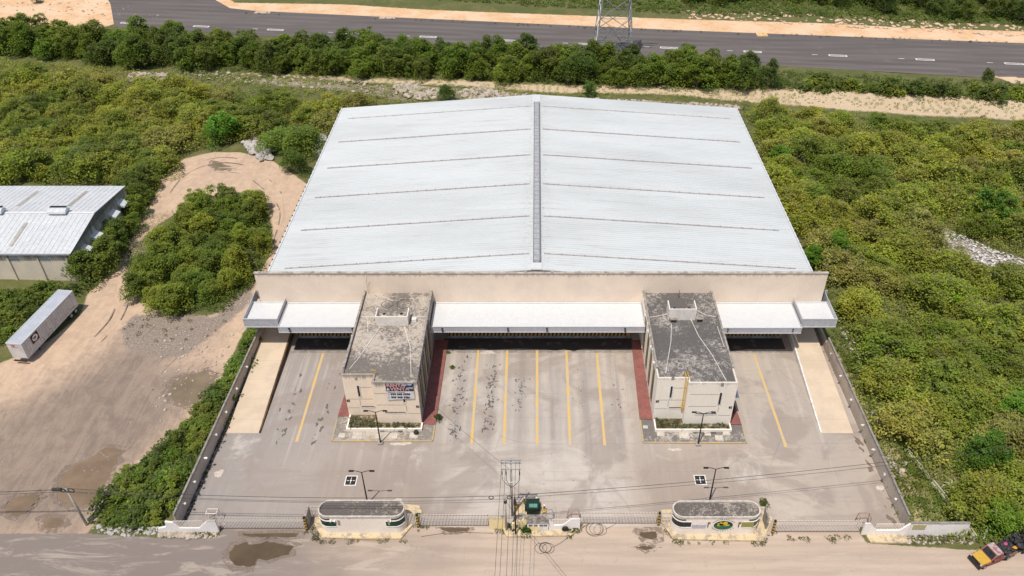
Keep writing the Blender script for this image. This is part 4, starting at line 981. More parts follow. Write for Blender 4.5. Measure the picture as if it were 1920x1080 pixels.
ws = MB().add([(x_, 70.3, 1.6), (x_, 71.1, .8), (x_, 71.9, 1.6), (x_, 71.1, 2.4)], [(0, 1, 2, 3)]).add([(x_ + .02, 70.3, 1.6), (x_ + .02, 71.1, .8), (x_ + .02, 71.9, 1.6), (x_ + .02, 71.1, 2.4)], [(3, 2, 1, 0)]).build('wall_sign', simple('teal_sign', (.02, .07, .09), (.02, .05, .06), 2)); tag(ws, 'dark diamond sign with white arrow on the right boundary wall', 'sign')
wa = MB().add([(x_ - .008, 70.85, 1.5), (x_ - .008, 71.0, 1.3), (x_ - .008, 71.45, 1.75), (x_ - .008, 71.1, 2.05)], [(0, 1, 2, 3)]).build('sign_arrow', M['white'], ws)

# low street walls with raised sloping ends and picket infill
def pickets(b, x0, x1, y, z0, z1, pitch=.185, lean=0):
    x = x0
    while x <= x1: b.box(x, x + .085, y, y + .05, z0, z1); x += pitch
def gate(x0, x1, y, lab, h=2.25, y1=None):
    t = thing('sliding_gate', lab, 'gate', ((x0 + x1) / 2, y, 0))
    b = MB(); pickets(b, x0 + .05, x1 - .1, y, .15, h); b.build('pickets', M['fence'], t)
    r = MB()
    for z in (.12, 1.15, h - .25): r.box(x0, x1, y + .052, y + .1, z, z + .09)
    r.box(x0, x1, y - .02, y + .1, .02, .14); r.build('rails', simple('gate_rail', (.36, .3, .26)) if 'rail' not in M else M['rail'], t)
    return t
M['rail'] = simple('gate_rail', (.2, .15, .125), (.14, .11, .09), 3)
gate(-39.9, -29.15, 63.35, 'long picket gate at the far left of the street front'); gate(-14.85, -6.05, 63.75, 'picket gate right of the left guard house')
gate(5.55, 15.3, 64.1, 'picket gate left of the right guard house'); gate(29.85, 40.6, 62.85, 'long picket gate at the far right of the street front')
def fence(x0, x1, y, lab, z0=.25, h=2.4):
    t = thing('picket_fence', lab, 'fence', (x0, y, z0)); b = MB(); pickets(b, x0, x1, y, z0, h); b.build('pickets', M['fence'], t)
    MB().box(x0, x1, y + .052, y + .09, 1.2, 1.28).box(x0, x1, y + .052, y + .09, h - .3, h - .22).build('rails', M['rail'], t)
fence(-28.6, -26.6, 64.9, 'short picket fence behind the left end of the left guard house'); fence(-16.4, -15.1, 63.75, 'short picket fence between the left guard house and striped post')
fence(15.6, 17.0, 64.0, 'short picket fence between striped post and the right guard house'); fence(27.2, 28.6, 64.7, 'short picket fence behind the right end of the right guard house')
def lowwall(prof, y, lab, px0, px1, pz0, pz1):
    t = thing('street_wall', lab, 'wall', (prof[0][0], y, 0))
    MB().xprof(prof, y, y + .25).build('wall_body', M['low_wall'], t)
    b = MB(); pickets(b, px0, px1, y + .1, pz0, pz1); b.box(px0, px1, y + .151, y + .2, pz1 - .2, pz1 - .12); b.build('pickets', M['fence'], t)
lowwall([(-47.6, .1), (-39.9, .1), (-39.9, 2.35), (-40.9, 2.35), (-42.2, .95), (-44.7, .95), (-45.3, 2.0), (-46.2, 2.2), (-46.3, 1.2), (-47.4, .8)], 62.7, 'broken white street wall at the left corner with sloping ends', -45.2, -41.6, .95, 2.3)
lowwall([(1.55, .25), (5.45, .25), (5.45, 2.3), (4.3, 2.3), (3.3, 1.15), (2.2, 1.1), (1.55, 2.2)], 63.0, 'white street wall behind the tyre with sloping ends', 2.0, 4.2, 1.15, 2.25)
lowwall([(40.7, .1), (46.4, .1), (46.4, 2.35), (45.3, 1.05), (42.4, 1.0), (41.4, 2.3), (40.7, 2.3)], 62.3, 'white street wall at the right corner with sloping ends', 42.2, 45.6, 1.0, 2.25)
t = thing('street_wall', 'long plain white street wall beyond the right boundary corner', 'wall', (46.5, 62.3, 0))
MB().box(46.45, 53.7, 62.3, 62.55, 0, 2.35).build('wall_body', M['low_wall'], t); MB().box(46.42, 53.73, 62.28, 62.6, 2.352, 2.43).build('wall_coping', M['wcop'], t)
MB().box(46.7, 48.3, 62.24, 62.296, 1.3, 2.2).build('sign_board', simple('olive_sign2', (.33, .30, .10), (.5, .45, .3), 5), t)
MB().box(-.0, 0, 0, 0, 0, 0)
t = thing('street_wall', 'pale yellow street wall left of the utility poles', 'wall', (-6, 63.3, 0)); MB().box(-5.95, -3.75, 63.2, 63.45, 0, 2.15).build('wall_body', M['yellow_wall'], t)
t = thing('street_wall', 'pale yellow wall stub with green plant in front, by the meter cabinet', 'wall', (-2, 63.3, 0)); MB().xprof([(-2.3, .25), (-1.25, .25), (-1.25, 2.2), (-1.5, 2.2), (-2.3, .9)], 63.2, 63.45).build('wall_body', M['yellow_wall'], t)
MB().box(-3.1, -2.6, 63.0, 63.3, .25, 1.4).build('wall_pier', M['yellow_wall'], t)
# striped posts
def post(x, y, lab, h=2.5, grp='striped gate posts', lean=0):
    t = thing('striped_post', lab, 'post', (x, y, 0), grp); n = 9
    ym = MB(); bm = MB()
    for k in range(n):
        z0, z1 = .02 + h * k / n, .02 + h * (k + 1) / n - .004; (ym if k % 2 else bm).box(x - .13, x + .13, y - .13, y + .13, z0, z1)
    bm.build('black_bands', M['black'], t); ym.build('yellow_bands', M['steel_yellow'], t)
post(-29.0, 63.2, 'striped post at the right end of the leftmost gate'); post(-15.0, 63.6, 'striped post just right of the left guard house')
post(15.45, 63.9, 'striped post just left of the right guard house'); post(29.65, 62.7, 'striped post at the left end of the rightmost gate')
for x, y, lab in ((-28.85, 63.4, 'grey gate pier beside the leftmost gate'), (28.9, 63.1, 'grey gate pier beside the rightmost gate')):
    t = thing('gate_pier', lab, 'pier', (x, y, 0)); MB().box(x - .1, x + .1, y, y + 1.6, 0, 2.45).build('pier_body', M['kerb_dirty'], t); MB().box(x - .13, x + .13, y - .03, y + 1.63, 2.453, 2.52).build('pier_cap', M['kerb_dirty'], t)
# roller frames by the gates
def frame(x, y, lab, w=1.3, h=1.9, mat=None):
    t = thing('roller_portal', lab, 'roller portal', (x, y, 0), 'roller frames beside the gates')
    for yy in (y, y + .7):
        b = MB(); b.bar((x - w / 2 - .25, yy, 0.02), (x - w / 2, yy, h), .07); b.bar((x + w / 2 + .25, yy, .02), (x + w / 2, yy, h), .07); b.bar((x - w / 2, yy, h), (x + w / 2, yy, h), .07); b.build('portal', mat or M['rusty_frame'], t)
    MB().bar((x - w / 2, y, h), (x - w / 2, y + .7, h), .06).bar((x + w / 2, y, h), (x + w / 2, y + .7, h), .06).build('cross_bar', mat or M['rusty_frame'], t)
frame(-41.0, 64.2, 'cream roller frame behind the left end of the leftmost gate', mat=M['fence']); frame(41.3, 63.6, 'pinkish roller frame behind the right end of the rightmost gate')
frame(1.3, 64.4, 'purple grey rail frame beside the green transformer', 1.4, 1.5, M['grey_metal']); frame(4.7, 64.2, 'red and white roller frame behind the white street wall', 1.2, 1.9)

# ------------------------------------------------------------------ street lamps
def lamp():
    t = thing('street_lamp', 'x', 'lamp post', (0, 0, 0), 'double-arm lamp posts in the yard', local=True)
    MB().box(-.35, .35, -.35, .35, 0, .25).build('lamp_base', M['kerb_dirty'], t)
    MB().tube([(0, 0, .2), (0, 0, 6.2)], [.11, .07], 8).build('lamp_pole', M['lamp_black'], t, True)
    for s in (-1, 1):
        o = MB().tube([(0, 0, 6.15), (s * .5, 0, 6.38), (s * 1.0, 0, 6.52), (s * 1.6, 0, 6.5)], .045, 6).build('lamp_arm', M['lamp_black'], t)
        MB().hexa([(s * 1.3 - .3, -.13, 6.4), (s * 1.3 + .35, -.13, 6.4), (s * 1.3 + .35, .13, 6.4), (s * 1.3 - .3, .13, 6.4), (s * 1.3 - .25, -.1, 6.53), (s * 1.3 + .3, -.08, 6.53), (s * 1.3 + .3, .08, 6.53), (s * 1.3 - .25, .1, 6.53)]).build('lamp_head', M['lamp_black'], o)
    return t
L0 = lamp()
for i, (x, y, lb) in enumerate(((-21.98, 67.19, 'black double-arm lamp post behind the left guard house'), (22.62, 67.7, 'black double-arm lamp post behind the right guard house'), (-21.9, 77.6, 'black double-arm lamp post at the kerb before the cream office'), (22.65, 77.35, 'black double-arm lamp post at the kerb before the white office'))):
    o = L0 if i == 0 else copy_tree(L0); o.location = (x, y, .02); o['label'] = lb
# survey target mats
def target():
    t = thing('survey_target', 'x', 'target mat', (0, 0, 0), 'black and white survey targets on the yard', local=True)
    MB().box(-.8, .8, -.85, .85, 0, .012).build('target_border', M['white'], t)
    MB().box(-.66, .66, -.71, .71, .0125, .016).build('target_field', M['black'], t)
    b = MB(); b.box(-.045, .045, .28, .52, .0165, .02); b.box(-.045, .045, -.52, -.28, .0165, .02); b.box(-.52, -.26, -.05, .05, .0165, .02); b.box(.26, .52, -.05, .05, .0165, .02); b.prism(blob(0, 0, .14, .14, 12, 0), .0165, .02); b.box(-.03, .03, -.3, .3, .0162, .0164); b.build('target_cross', M['white'], t)
    return t
T0 = target(); T1 = copy_tree(T0)
T0.location = (-24.87, 70.98, .022); T0['label'] = 'black square mat with white cross left of the left lamp post'; T1.location = (21.95, 71.1, .022); T1['label'] = 'black square mat with white cross beside the right lamp post'

# ------------------------------------------------------------------ poles, transformer and wires
tp = thing('utility_pole', 'tall pole with three crossarms beside the green transformer', 'utility pole', (-3.1, 65.3, 0))
MB().tube([(-3.1, 65.3, 0), (-3.1, 65.3, 10.9)], [.17, .11], 10).build('pole', M['conc_pole'], tp, True)
for z, w, m in ((10.75, 2.5, M['galv']), (10.25, 2.5, M['galv']), (9.1, 2.4, M['grey_metal'])): MB().box(-3.1 - w / 2, -3.1 + w / 2, 65.12, 65.22, z, z + .1).build('crossarm', m, tp)
for x in (-4.2, -3.7, -2.05):
    MB().lathe((x, 65.17, 9.2), [(.05, 0), (.09, .1), (.05, .2), (.09, .3), (.04, .42)], 8).build('insulator', M['white'], tp)
    MB().tube([(x, 65.15, 9.1), (x, 65.1, 8.3), (x, 65.1, 7.3), (x * .5 - 1.55, 65.1, 6.4), (-3.1, 65.15, 5.8)], .03, 5).build('drop_cable', M['wire'], tp)
    MB().box(x - .06, x + .06, 65.0, 65.12, 8.3, 8.8).build('fuse', M['plaque'], tp)
MB().box(-3.8, -2.3, 65.12, 65.2, 6.7, 6.8).build('bracket', M['white'], tp)
p2 = thing('utility_pole', 'short grey pole in front of the yellow wall carrying the street wires', 'utility pole', (-3.8, 63.0, 0))
MB().tube([(-3.8, 63.0, 0), (-3.82, 63.0, 7.0)], [.14, .09], 10).build('pole', M['conc_pole'], p2, True); MB().box(-4.0, -3.6, 62.85, 63.15, 5.6, 6.0).build('pole_box', M['black'], p2)
for x in (-5.5, -3.3): MB().ring((x, 63.0, 6.55), .28, .05, 16, 'y').build('cable_coil', M['wire'], p2)
p3 = thing('utility_pole', 'dark slender pole behind the green plant at the kerb island', 'utility pole', (-2.62, 62.4, 0)); MB().tube([(-2.62, 62.4, .2), (-2.62, 62.4, 7.4)], [.11, .09], 8).build('pole', M['wood_pole'], p3, True); MB().box(-2.78, -2.46, 62.3, 62.5, 5.9, 6.9).build('pole_box', M['black'], p3)
p4 = thing('utility_pole', 'pale leaning pole at the hedge corner of the dirt lot', 'utility pole', (-57.1, 63.9, 0)); MB().tube([(-57.1, 63.9, 0), (-57.3, 63.9, 7.2)], [.17, .11], 10).build('pole', M['conc_pole'], p4, True)
for x, r in ((-57.6, .28), (-56.6, .36)): MB().ring((x, 63.7, 7.0), r, .06, 16, 'y').build('cable_coil', M['wire'], p4)
MB().tube([(-58.9, 63.8, 7.1), (-57.8, 63.8, 7.1)], .2, 8).build('splice_box', M['black'], p4); MB().bar((-57.3, 63.9, 7.2), (-57.6, 63.9, 8.0), .06).build('bracket', M['grey_metal'], p4)
def wirepath(a, b, sag, n=24):
    a, b = Vector(a), Vector(b); return [a.lerp(b, k / n) + Vector((0, 0, -sag * 4 * (k / n) * (1 - k / n))) for k in range(n + 1)]
def wire(a, b, sag, r, lab, grp='overhead street wires'):
    o = MB().tube(wirepath(a, b, sag), r, 4).build('overhead_wire', M['wire']); tag(o, lab, 'cable', grp)
P4, P2, TP = (-57.3, 63.9, 7.15), (-3.82, 63.0, 6.9), (-3.1, 65.3, 10.8)
wire(P4, P2, 1.0, .035, 'uppermost street wire between the leaning left pole and the short grey pole')
wire((-57.3, 63.7, 6.9), (-3.8, 62.9, 6.4), 1.1, .025, 'middle street wire between the leaning left pole and the short grey pole')
wire((-57.3, 63.7, 6.7), (-3.8, 62.9, 5.9), 1.0, .022, 'lowest street wire between the leaning left pole and the short grey pole')
wire((-57.3, 63.8, 7.1), (-130, 64.5, 7.3), 1.6, .05, 'thick street wire leaving the leaning pole to the left'); wire((-57.3, 63.8, 6.7), (-130, 64.3, 6.9), 1.6, .03, 'thin street wire leaving the leaning pole to the left')
ER = (70, 72, 7.5)
wire(P2, ER, 1.2, .035, 'upper street wire running from the short pole across the yard to the right'); wire((-3.8, 62.95, 6.5), (70, 71.7, 7.1), 1.25, .025, 'lower street wire running from the short pole across the yard to the right')
for k, x in enumerate((-4.2, -3.7, -3.1, -2.5, -2.05)):
    wire((x, 65.15, 10.6 if k != 2 else 9.0), (x * 1.25 + .2, 20, 10.2), 1.6, .02, ('first', 'second', 'third', 'fourth', 'fifth')[k] + ' of the wires from the tall pole crossing the street, counted from the left')
wire((-3.8, 62.9, 6.0), (16, 35, 7), .8, .02, 'thin service wire crossing the street diagonally'); wire((-18, 82, 8.3), (-3.1, 65.3, 8.8), .6, .018, 'thin service wire from the cream office to the tall pole')
sp = MB()
sp.tube([(39.5, 66.9, 6.0), (40.6, 67.0, 6.1)], .1, 6)
# green transformer
tr = thing('transformer', 'green pad-mounted transformer with grey lid behind the meter cabinet', 'transformer', (-.45, 66, 0))
MB().box(-2.6, .9, 64.3, 67.3, .0, .12).build('concrete_pad', M['plinth'], tr)
MB().box(-1.25, .3, 65.2, 66.6, .12, 1.5).build('cabinet', M['transformer'], tr); MB().box(-1.5, .5, 65.7, 66.3, .5, 1.2).build('radiator', M['transformer'], tr)
MB().box(-1.35, .4, 65.9, 67.0, 1.1, 1.35).build('hood', M['transformer'], tr); MB().box(-.95, .1, 65.4, 65.95, 1.503, 1.6).build('lid', simple('lid_teal', (.13, .28, .22)), tr)
cv = thing('manhole_cover', 'round grey concrete cover beside the transformer pad', 'cover', (-1.95, 65.2, .12)); MB().lathe((-1.95, 65.1, .12), [(.55, 0), (.52, .1)], 20).build('cover_disc', M['kerb_dirty'], cv)
for i, (x, y, lb) in enumerate(((-2.65, 66.6, 'yellow-footed bollard left of the transformer, farthest left'), (-1.55, 67.1, 'black bollard behind the left corner of the transformer'), (.0, 67.1, 'black bollard behind the right corner of the transformer'), (1.0, 65.9, 'yellow-footed bollard right of the transformer'))):
    t = thing('bollard', lb, 'bollard', (x, y, 0), 'bollards around the transformer')
    b = MB(); c = MB()
    for k in range(6): (b if k % 2 else c).lathe((x, y, .12 + k * .2), [(.13, 0), (.13, .198)], 12)
    b.build('yellow_bands', M['steel_yellow'], t); c.build('black_bands', M['black'], t); MB().lathe((x, y, 1.322), [(.14, 0), (.12, .08), (.04, .12)], 12).build('white_cap', M['white'], t)
    if i in (0, 3): MB().lathe((x, y, .0), [(.34, 0), (.3, .3), (.14, .4)], 12).build('yellow_foot', M['steel_yellow'], t)
# meter cabinet
mc = thing('meter_cabinet', 'white meter cabinet with four small windows and grey roof at the kerb', 'meter cabinet', (.15, 62.9, .25))
MB().box(-1.15, 1.5, 62.85, 64.0, .25, 1.75).build('cabinet_body', M['low_wall'], mc); MB().box(-1.2, 1.55, 62.8, 64.1, 1.755, 1.85).build('cabinet_roof', M['slab_g'], mc)
for x in (-.75, -.1, .6, 1.12): MB().box(x - .24, x + .22, 62.81, 62.846, 1.15, 1.5).build('meter_window', M.setdefault('mwin', simple('meter_glass', (.12, .12, .13), (.2, .2, .22), 4, .3)), mc)
for x0, x1 in ((-1.08, .25), (.3, 1.42)): MB().box(x0, x1, 62.82, 62.847, .35, 1.08).build('cabinet_door', M['yellow_wall'] if x0 < 0 else M['white'], mc)
ty = thing('tyre', 'black tyre leaning on the white street wall', 'tyre', (3.6, 62.85, .25)); MB().ring((3.6, 62.8, .68), .3, .14, 24, 'y', 10).build('tyre_ring', M['rubber'], ty, True)
# loops of loose cable on the street
for (u, v, r, lb) in ((1020, 1027, .95, 'loop of loose black cable on the street below the meter cabinet'), (1120, 993, 1.0, 'larger tangle of loose black cable at the foot of the middle right gate')):
    x, y, _ = G(u, v); b = MB()
    for k in range(4): b.ring((x + random.uniform(-.5, .6), y + random.uniform(-.25, .2), .05 + k * .02), r * random.uniform(.7, 1.1), .018, 30, 'z', 4)
    b.tube([(x + r, y, .05), (x + r + 1.2, y + .7, .06), (x + r + 2, y + 1.4, .1)], .02, 4); tag(b.build('cable_loop', M['wire']), lb, 'cable')
b = MB().tube([G(u, v, .02) for u, v in ((790, 1006), (830, 1000), (870, 998), (925, 1000))], .025, 4); tag(b.build('loose_cable', M['wire']), 'loose cable lying on the street before the second gate', 'cable')

# ------------------------------------------------------------------ neighbour warehouse
nb = thing('warehouse', 'smaller white-roofed warehouse cut by the left edge of the photo', 'warehouse', (-95, 116.5, 0))
NX0, NX1, NY0, NY1, NE, NR = -135.0, -81.0, 116.0, 138.9, 6.0, 7.6; NYM = 126.6
def nslope(ya, za, yb, zb):
    b = MB(); x = NX0; pr = []
    while x < NX1 - .1: pr += [(x, 0), (x + .75, 0), (x + .79, .06), (x + .91, .06)]; x += .95
    pr.append((NX1, 0)); n = len(pr)
    for (xx, h) in pr: b.v.append((xx, ya, za + h))
    for (xx, h) in pr: b.v.append((xx, yb, zb + h))
    for i in range(n - 1): b.f.append((i, i + 1, i + 1 + n, i + n))
    b.v += [(NX1, ya, za - .15), (NX1, yb, zb - .15), (NX0, ya, za - .15), (NX0, yb, zb - .15)]; q = 2 * n; b.f += [(n - 1, q, q + 1, 2 * n - 1), (q, q + 2, q + 3, q + 1)]
    return b
M['nroof'] = simple('neighbour_roof', (.56, .575, .59), (.51, .525, .54), .3, .5)
nslope(NY0 - .3, NE, NYM, NR).build('roof', M['nroof'], nb); nslope(NYM, NR, NY1 + .3, NE).build('roof', M['nroof'], nb)
MB().yprof([(NY0, 0), (NY1, 0), (NY1, NE - .15), (NYM, NR - .2), (NY0, NE - .15)], NX1 - .24, NX1 - .04).build('gable_wall', M['neigh_wall'], nb)
MB().box(NX0, NX1 - .46, NY0, NY0 + .2, 0, NE - .2).box(NX0, NX1 - .46, NY1 - .2, NY1, 0, NE - .2).build('long_wall', M['neigh_wall'], nb)
x = NX1 - 1
while x > NX0: MB().box(x - .25, x + .15, NY0 - .22, NY0 - .003, 0, NE - .25).build('pilaster', M['neigh_wall'], nb); x -= 5.2
for x in (-86.2, -91.6, -97, -102.4):
    b = MB(); bk_ = MB().box(x - 1.3, x + 1.3, NY0 - .03, NY0 - .004, 4.2, 5.5).build('lattice_window', M['white'], nb)
    for i in range(8):
        for j in range(4): b.box(x - 1.2 + i * .31, x - 1.02 + i * .31, NY0 - .045, NY0 - .031, 4.3 + j * .3, 4.47 + j * .3)
    b.build('lattice_holes', M['dark'], bk_)
MB().box(NX0, NX1, NY0 - .5, NY0 - .31, NE - .18, NE + .06).build('gutter', M['grey_metal'], nb)
M['cap'] = simple('ridge_flash', (.7, .7, .7), (.6, .6, .62), 1); MB().xprof([(NX0, NR), (NX1, NR), (NX1, NR + .1), (NX0, NR + .1)], NYM - .25, NYM + .25).build('ridge_cap', M['cap'], nb)
for u in (117, -2):
    x = G(u, 392, NR)[0]; b = MB(); n = 10; pr = []
    for k in range(n + 1): a_ = math.pi * k / n; pr.append((NYM - .9 * math.cos(a_) * 1.0, NR + .25 + .75 * math.sin(a_)))
    b.yprof(pr, x - 1.7, x + 1.7); o = b.build('roof_ventilator', M['nroof'], nb); MB().box(x - 1.55, x + 1.55, NYM + .2, NYM + .75, NR + 1.02, NR + 1.06).build('vent_slot', M['dark'], o)
for u, y in ((0, 0),):
    for x, ya, yb in ((-92.2, 117.6, 123.8), (-87.2, 129.5, 136.5), (-101.5, 117.6, 123.8), (-96.5, 129.5, 136.5)):
        za = NE + (NR - NE) * (ya - NY0) / (NYM - NY0) if ya < NYM else NR - (NR - NE) * (ya - NYM) / (NY1 - NYM); zb = NE + (NR - NE) * (yb - NY0) / (NYM - NY0) if yb < NYM else NR - (NR - NE) * (yb - NYM) / (NY1 - NYM)
        MB().hexa([(x - .35, ya, za + .07), (x + .35, ya, za + .07), (x + .35, yb, zb + .07), (x - .35, yb, zb + .07), (x - .35, ya, za + .09), (x + .35, ya, za + .09), (x + .35, yb, zb + .09), (x - .35, yb, zb + .09)]).build('skylight_strip', M.setdefault('skyl', simple('skylight', (.40, .37, .33), (.3, .27, .24), 1.5)), nb)
for y in (119.5, 124, 131.5, 135.5):
    MB().hexa([(NX1 - .2, y - 1.1, 4.2), (NX1 + 1.3, y - 1.1, 3.9), (NX1 + 1.3, y + 1.1, 3.9), (NX1 - .2, y + 1.1, 4.2), (NX1 - .2, y - 1.1, 4.9), (NX1 + 1.3, y - 1.1, 4.2), (NX1 + 1.3, y + 1.1, 4.2), (NX1 - .2, y + 1.1, 4.9)]).build('awning', M['white_metal'], nb)

# ------------------------------------------------------------------ trailer
fr_, re_ = Vector((-79.3, 94.1, 0)), Vector((-77.6, 107.7, 0))   # right-hand top edge, front and rear
axis = (re_ - fr_).normalized(); TL = (re_ - fr_).length
tl = thing('box_trailer', 'white box trailer with a round-cornered red logo parked on the dirt lot', 'trailer', tuple(fr_), local=True)
tl.rotation_euler = (0, 0, math.atan2(axis.y, axis.x) - math.pi / 2)
W_ = 2.55
MB().box(-W_, 0, 0, TL, 1.15, 4.0).build('trailer_box', simple('trailer_white', (.62, .60, .59), (.5, .48, .47), .8, .5), tl)
MB().box(-W_ + .1, -.1, .1, TL - .1, 4.003, 4.02).build('trailer_roof', simple('trailer_roof', (.44, .46, .50), (.38, .40, .44), .5, .45), tl)
MB().box(-.07, .03, -.03, TL + .02, 3.9, 4.06).box(-W_ - .03, -W_ + .07, -.03, TL + .02, 3.9, 4.06).box(-W_ + .07, -.07, -.03, .07, 3.9, 4.06).box(-W_ + .07, -.07, TL - .05, TL + .03, 3.9, 4.06).box(-.06, .035, -.035, .05, 1.1, 3.9).box(.003, .03, .05, TL, 1.05, 1.2).build('edge_rail', M['white_metal'], tl)
b = MB(); b.box(-W_ + .5, -W_ + .8, 1, TL - .3, .85, 1.14).box(-.8, -.5, 1, TL - .3, .85, 1.14); b.build('chassis_beam', M['black'], tl)
for y in (TL - 1.0, TL - 2.3):
    for x in (-.32, -W_ + .02):
        o = MB().tube([(x, y, .52), (x + .3, y, .52)], .52, 20).build('wheel', M['rubber'], tl); MB().tube([(x + .301, y, .52), (x + .32, y, .52)], .28, 14).build('rim', M['grey_metal'], o)
b = MB()
for k in range(1, int(TL / .6)): b.box(.001, .014, k * .6, k * .6 + .05, 1.25, 3.88)
b.build('side_ribs', M['grey_metal'], tl)
MB().box(-W_ + .2, -.2, -.3, -.05, .6, .75).box(-W_ / 2 - .03, -W_ / 2 + .03, TL + .003, TL + .03, 1.2, 3.85).build('rear_bar', M['black'], tl)
for x in (-.6, -W_ + .5): MB().box(x, x + .12, 3.2, 3.35, 0, 1.1).build('landing_leg', M['black'], tl)
rotl = Matrix.Rotation(math.pi / 2, 4, 'Z') @ Matrix.Rotation(math.pi / 2, 4, 'X')
lg = MB().box(.035, .045, 2.0, 3.7, 2.3, 3.75).build('logo_panel', simple('maroon', (.10, .015, .02), (.06, .01, .015), 2), tl)
for r_ in (.58, .0):
    pass
b = MB(); n = 20; v = [(.05, 2.85 + .62 * math.cos(2 * math.pi * k / n), 3.02 + .55 * math.sin(2 * math.pi * k / n)) for k in range(n)]; b.add(v, [tuple(range(n))]); b.build('logo_disc', M['white'], lg)
text('TIP', .55, M['black'], tl, (.056, 2.38, 2.83), .003, 'lettering', rot=rotl, bold=.03)
text('TIP', .5, M['red'], tl, (-1.9, -.01, 3.35), .004, 'lettering', bold=.02); MB().box(-1.9, -.7, -.012, -.004, 3.2, 3.26).build('red_stripe', M['red'], tl)
rr = random.Random(3); b = MB()
for k in range(50):
    y = rr.uniform(3.5, TL - 1); z = 1.2 + abs(rr.gauss(0, .35)); w = rr.uniform(.1, .35); b.add([(.004 + k * 2e-5, y, z), (.004 + k * 2e-5, y + w, z + rr.uniform(-.03, .06)), (.004 + k * 2e-5, y + w * .8, z + .08), (.004 + k * 2e-5, y + .03, z + .06)], [(0, 1, 2, 3)])
tag(b.build('scuff_mark', M['plaque'], tl), kind='stuff')

# ------------------------------------------------------------------ lattice tower
tw = thing('pylon', 'grey lattice power pylon standing among the trees by the road', 'pylon', (21, 220, 0))
cx, cy, w0 = 21.2, 220, 5.3; HT = 42
def hw(z): return w0 * (1 - z / 62)
lv = [0, 7, 13, 18.5, 23.5, 28, 32, 36, 40]
def cor(z, k): s = hw(z); return Vector((cx + (-s if k in (0, 3) else s), cy + (-s if k in (0, 1) else s), z))
for k in range(4): MB().bar(cor(0, k), cor(HT, k), .3).build('leg', M['galv'], tw)
for i in range(len(lv) - 1):
    b = MB(); z0, z1 = lv[i], lv[i + 1]
    for k in range(4):
        p0, q0, p1, q1 = cor(z0, k), cor(z0, (k + 1) % 4), cor(z1, k), cor(z1, (k + 1) % 4)
        if i == 0:
            m = (p1 + q1) / 2; b.bar(p0, m, .16); b.bar(q0, m, .16)
            for f in (.33, .66): b.bar(p0.lerp(m, f), p0.lerp(p1, f + .12), .1); b.bar(q0.lerp(m, f), q0.lerp(q1, f + .12), .1); b.bar(p0.lerp(m, f), p0.lerp(p1, f), .1); b.bar(q0.lerp(m, f), q0.lerp(q1, f), .1)
            b.bar(p0.lerp(p1, .45), q0.lerp(q1, .45), .1)
        else:
            b.bar(p0, q1, .14); b.bar(q0, p1, .14)
            b.bar((p0 + q1) / 2 * .5 + p0 * .5, p0.lerp(p1, .5), .08)
        b.bar(p1, q1, .14)
    if i < 3: b.bar(cor(z1, 0), cor(z1, 2), .1); b.bar(cor(z1, 1), cor(z1, 3), .1)
    b.build('bracing', M['galv'], tw)
for z in (28, 33, 38):
    b = MB()
    for s in (-1, 1): b.bar((cx + s * hw(z), cy, z), (cx + s * 7, cy, z + .5), .2); b.bar((cx + s * hw(z), cy, z + 2), (cx + s * 7, cy, z + .5), .15)
    b.build('crossarm', M['galv'], tw)

# yellow marker posts by the track
for (u, v, dz, lb) in ((1655, 175, 3, 'thin yellow marker post by the sandy track, left of two'), (1862, 187, 3, 'thin yellow marker post by the sandy track, right of two')):
    x, y, _ = G(u, v); o = MB().tube([(x, y, 0), (x + .35, y, 2.6)], .16, 8); t = thing('marker_post', lb, 'post', (x, y, 0), 'yellow marker posts by the track'); o.build('post_shaft', M['steel_yellow'], t); MB().lathe((x + .35, y, 2.6), [(.2, 0), (.1, .15)], 8).build('post_cap', M['steel_yellow'], t)
# concrete beams
def beam(p, q, r, lab, mat=None):
    o = MB().bar(p, q, r, r).bar(Vector(p) + Vector((0, 0, r)), Vector(p).lerp(Vector(q), .999) + Vector((0, 0, r)), r * .35, r * .8).build('concrete_beam', mat or M['conc_pole']); tag(o, lab, 'beam')
M['beam'] = simple('mossy_beam', (.36, .35, .22), (.5, .47, .38), 1.5, .9)
beam(G(1700, 843, .5), G(1742, 897, .5), .3, 'upper of two mossy concrete beams lying in line right of the boundary wall', M['beam'])
beam(G(1748, 905, .5), G(1806, 975, .5), .42, 'lower and thicker of two mossy concrete beams in line right of the boundary wall', M['beam'])
beam((53.9, 63.2, 1.1), G(1830, 1010, .2), .35, 'cream concrete beam jutting out past the end of the white street wall', M['beam'])
beam((53.2, 61.6, .2), (53.6, 62.2, 1.5), .18, 'short leaning stake just left of the cream beam end'); beam((55.7, 61.7, .2), (56.2, 62.4, 1.5), .18, 'short leaning stake just right of the cream beam end')
beam(G(165, 977, .3), G(206, 930, .6), .28, 'grey concrete beam lying in the hedge beside the leaning pole', M['beam'])
bw = thing('dead_branch', 'bleached dead branches lying on the verge by the mossy beams', 'branch', G(1782, 915)); x0, y0, _ = G(1782, 918)
b = MB()
for k in range(7): a_ = k * .9 + .3; L_ = random.uniform(.8, 1.8); b.tube([(x0, y0, .3), (x0 + math.cos(a_) * L_ * .6, y0 + math.sin(a_) * L_ * .6, .8), (x0 + math.cos(a_ + .3) * L_, y0 + math.sin(a_ + .3) * L_, .6)], [.09, .06, .02], 5)
b.build('branch_wood', simple('bleached_wood', (.6, .55, .47)), bw)

# ------------------------------------------------------------------ pickup with scrap and cart
pk = thing('pickup_truck', 'old red pickup with yellow hood and a load of black scrap on the street', 'pickup truck', (53.2, 57.5, 0), local=True)
pa = Vector(G(1902, 1030)) - Vector(G(1827, 1062)); pk.rotation_euler = (0, 0, math.radians(20)); pk.location = Vector(G(1824, 1060, 0)) + Vector((.1, .1, 0))
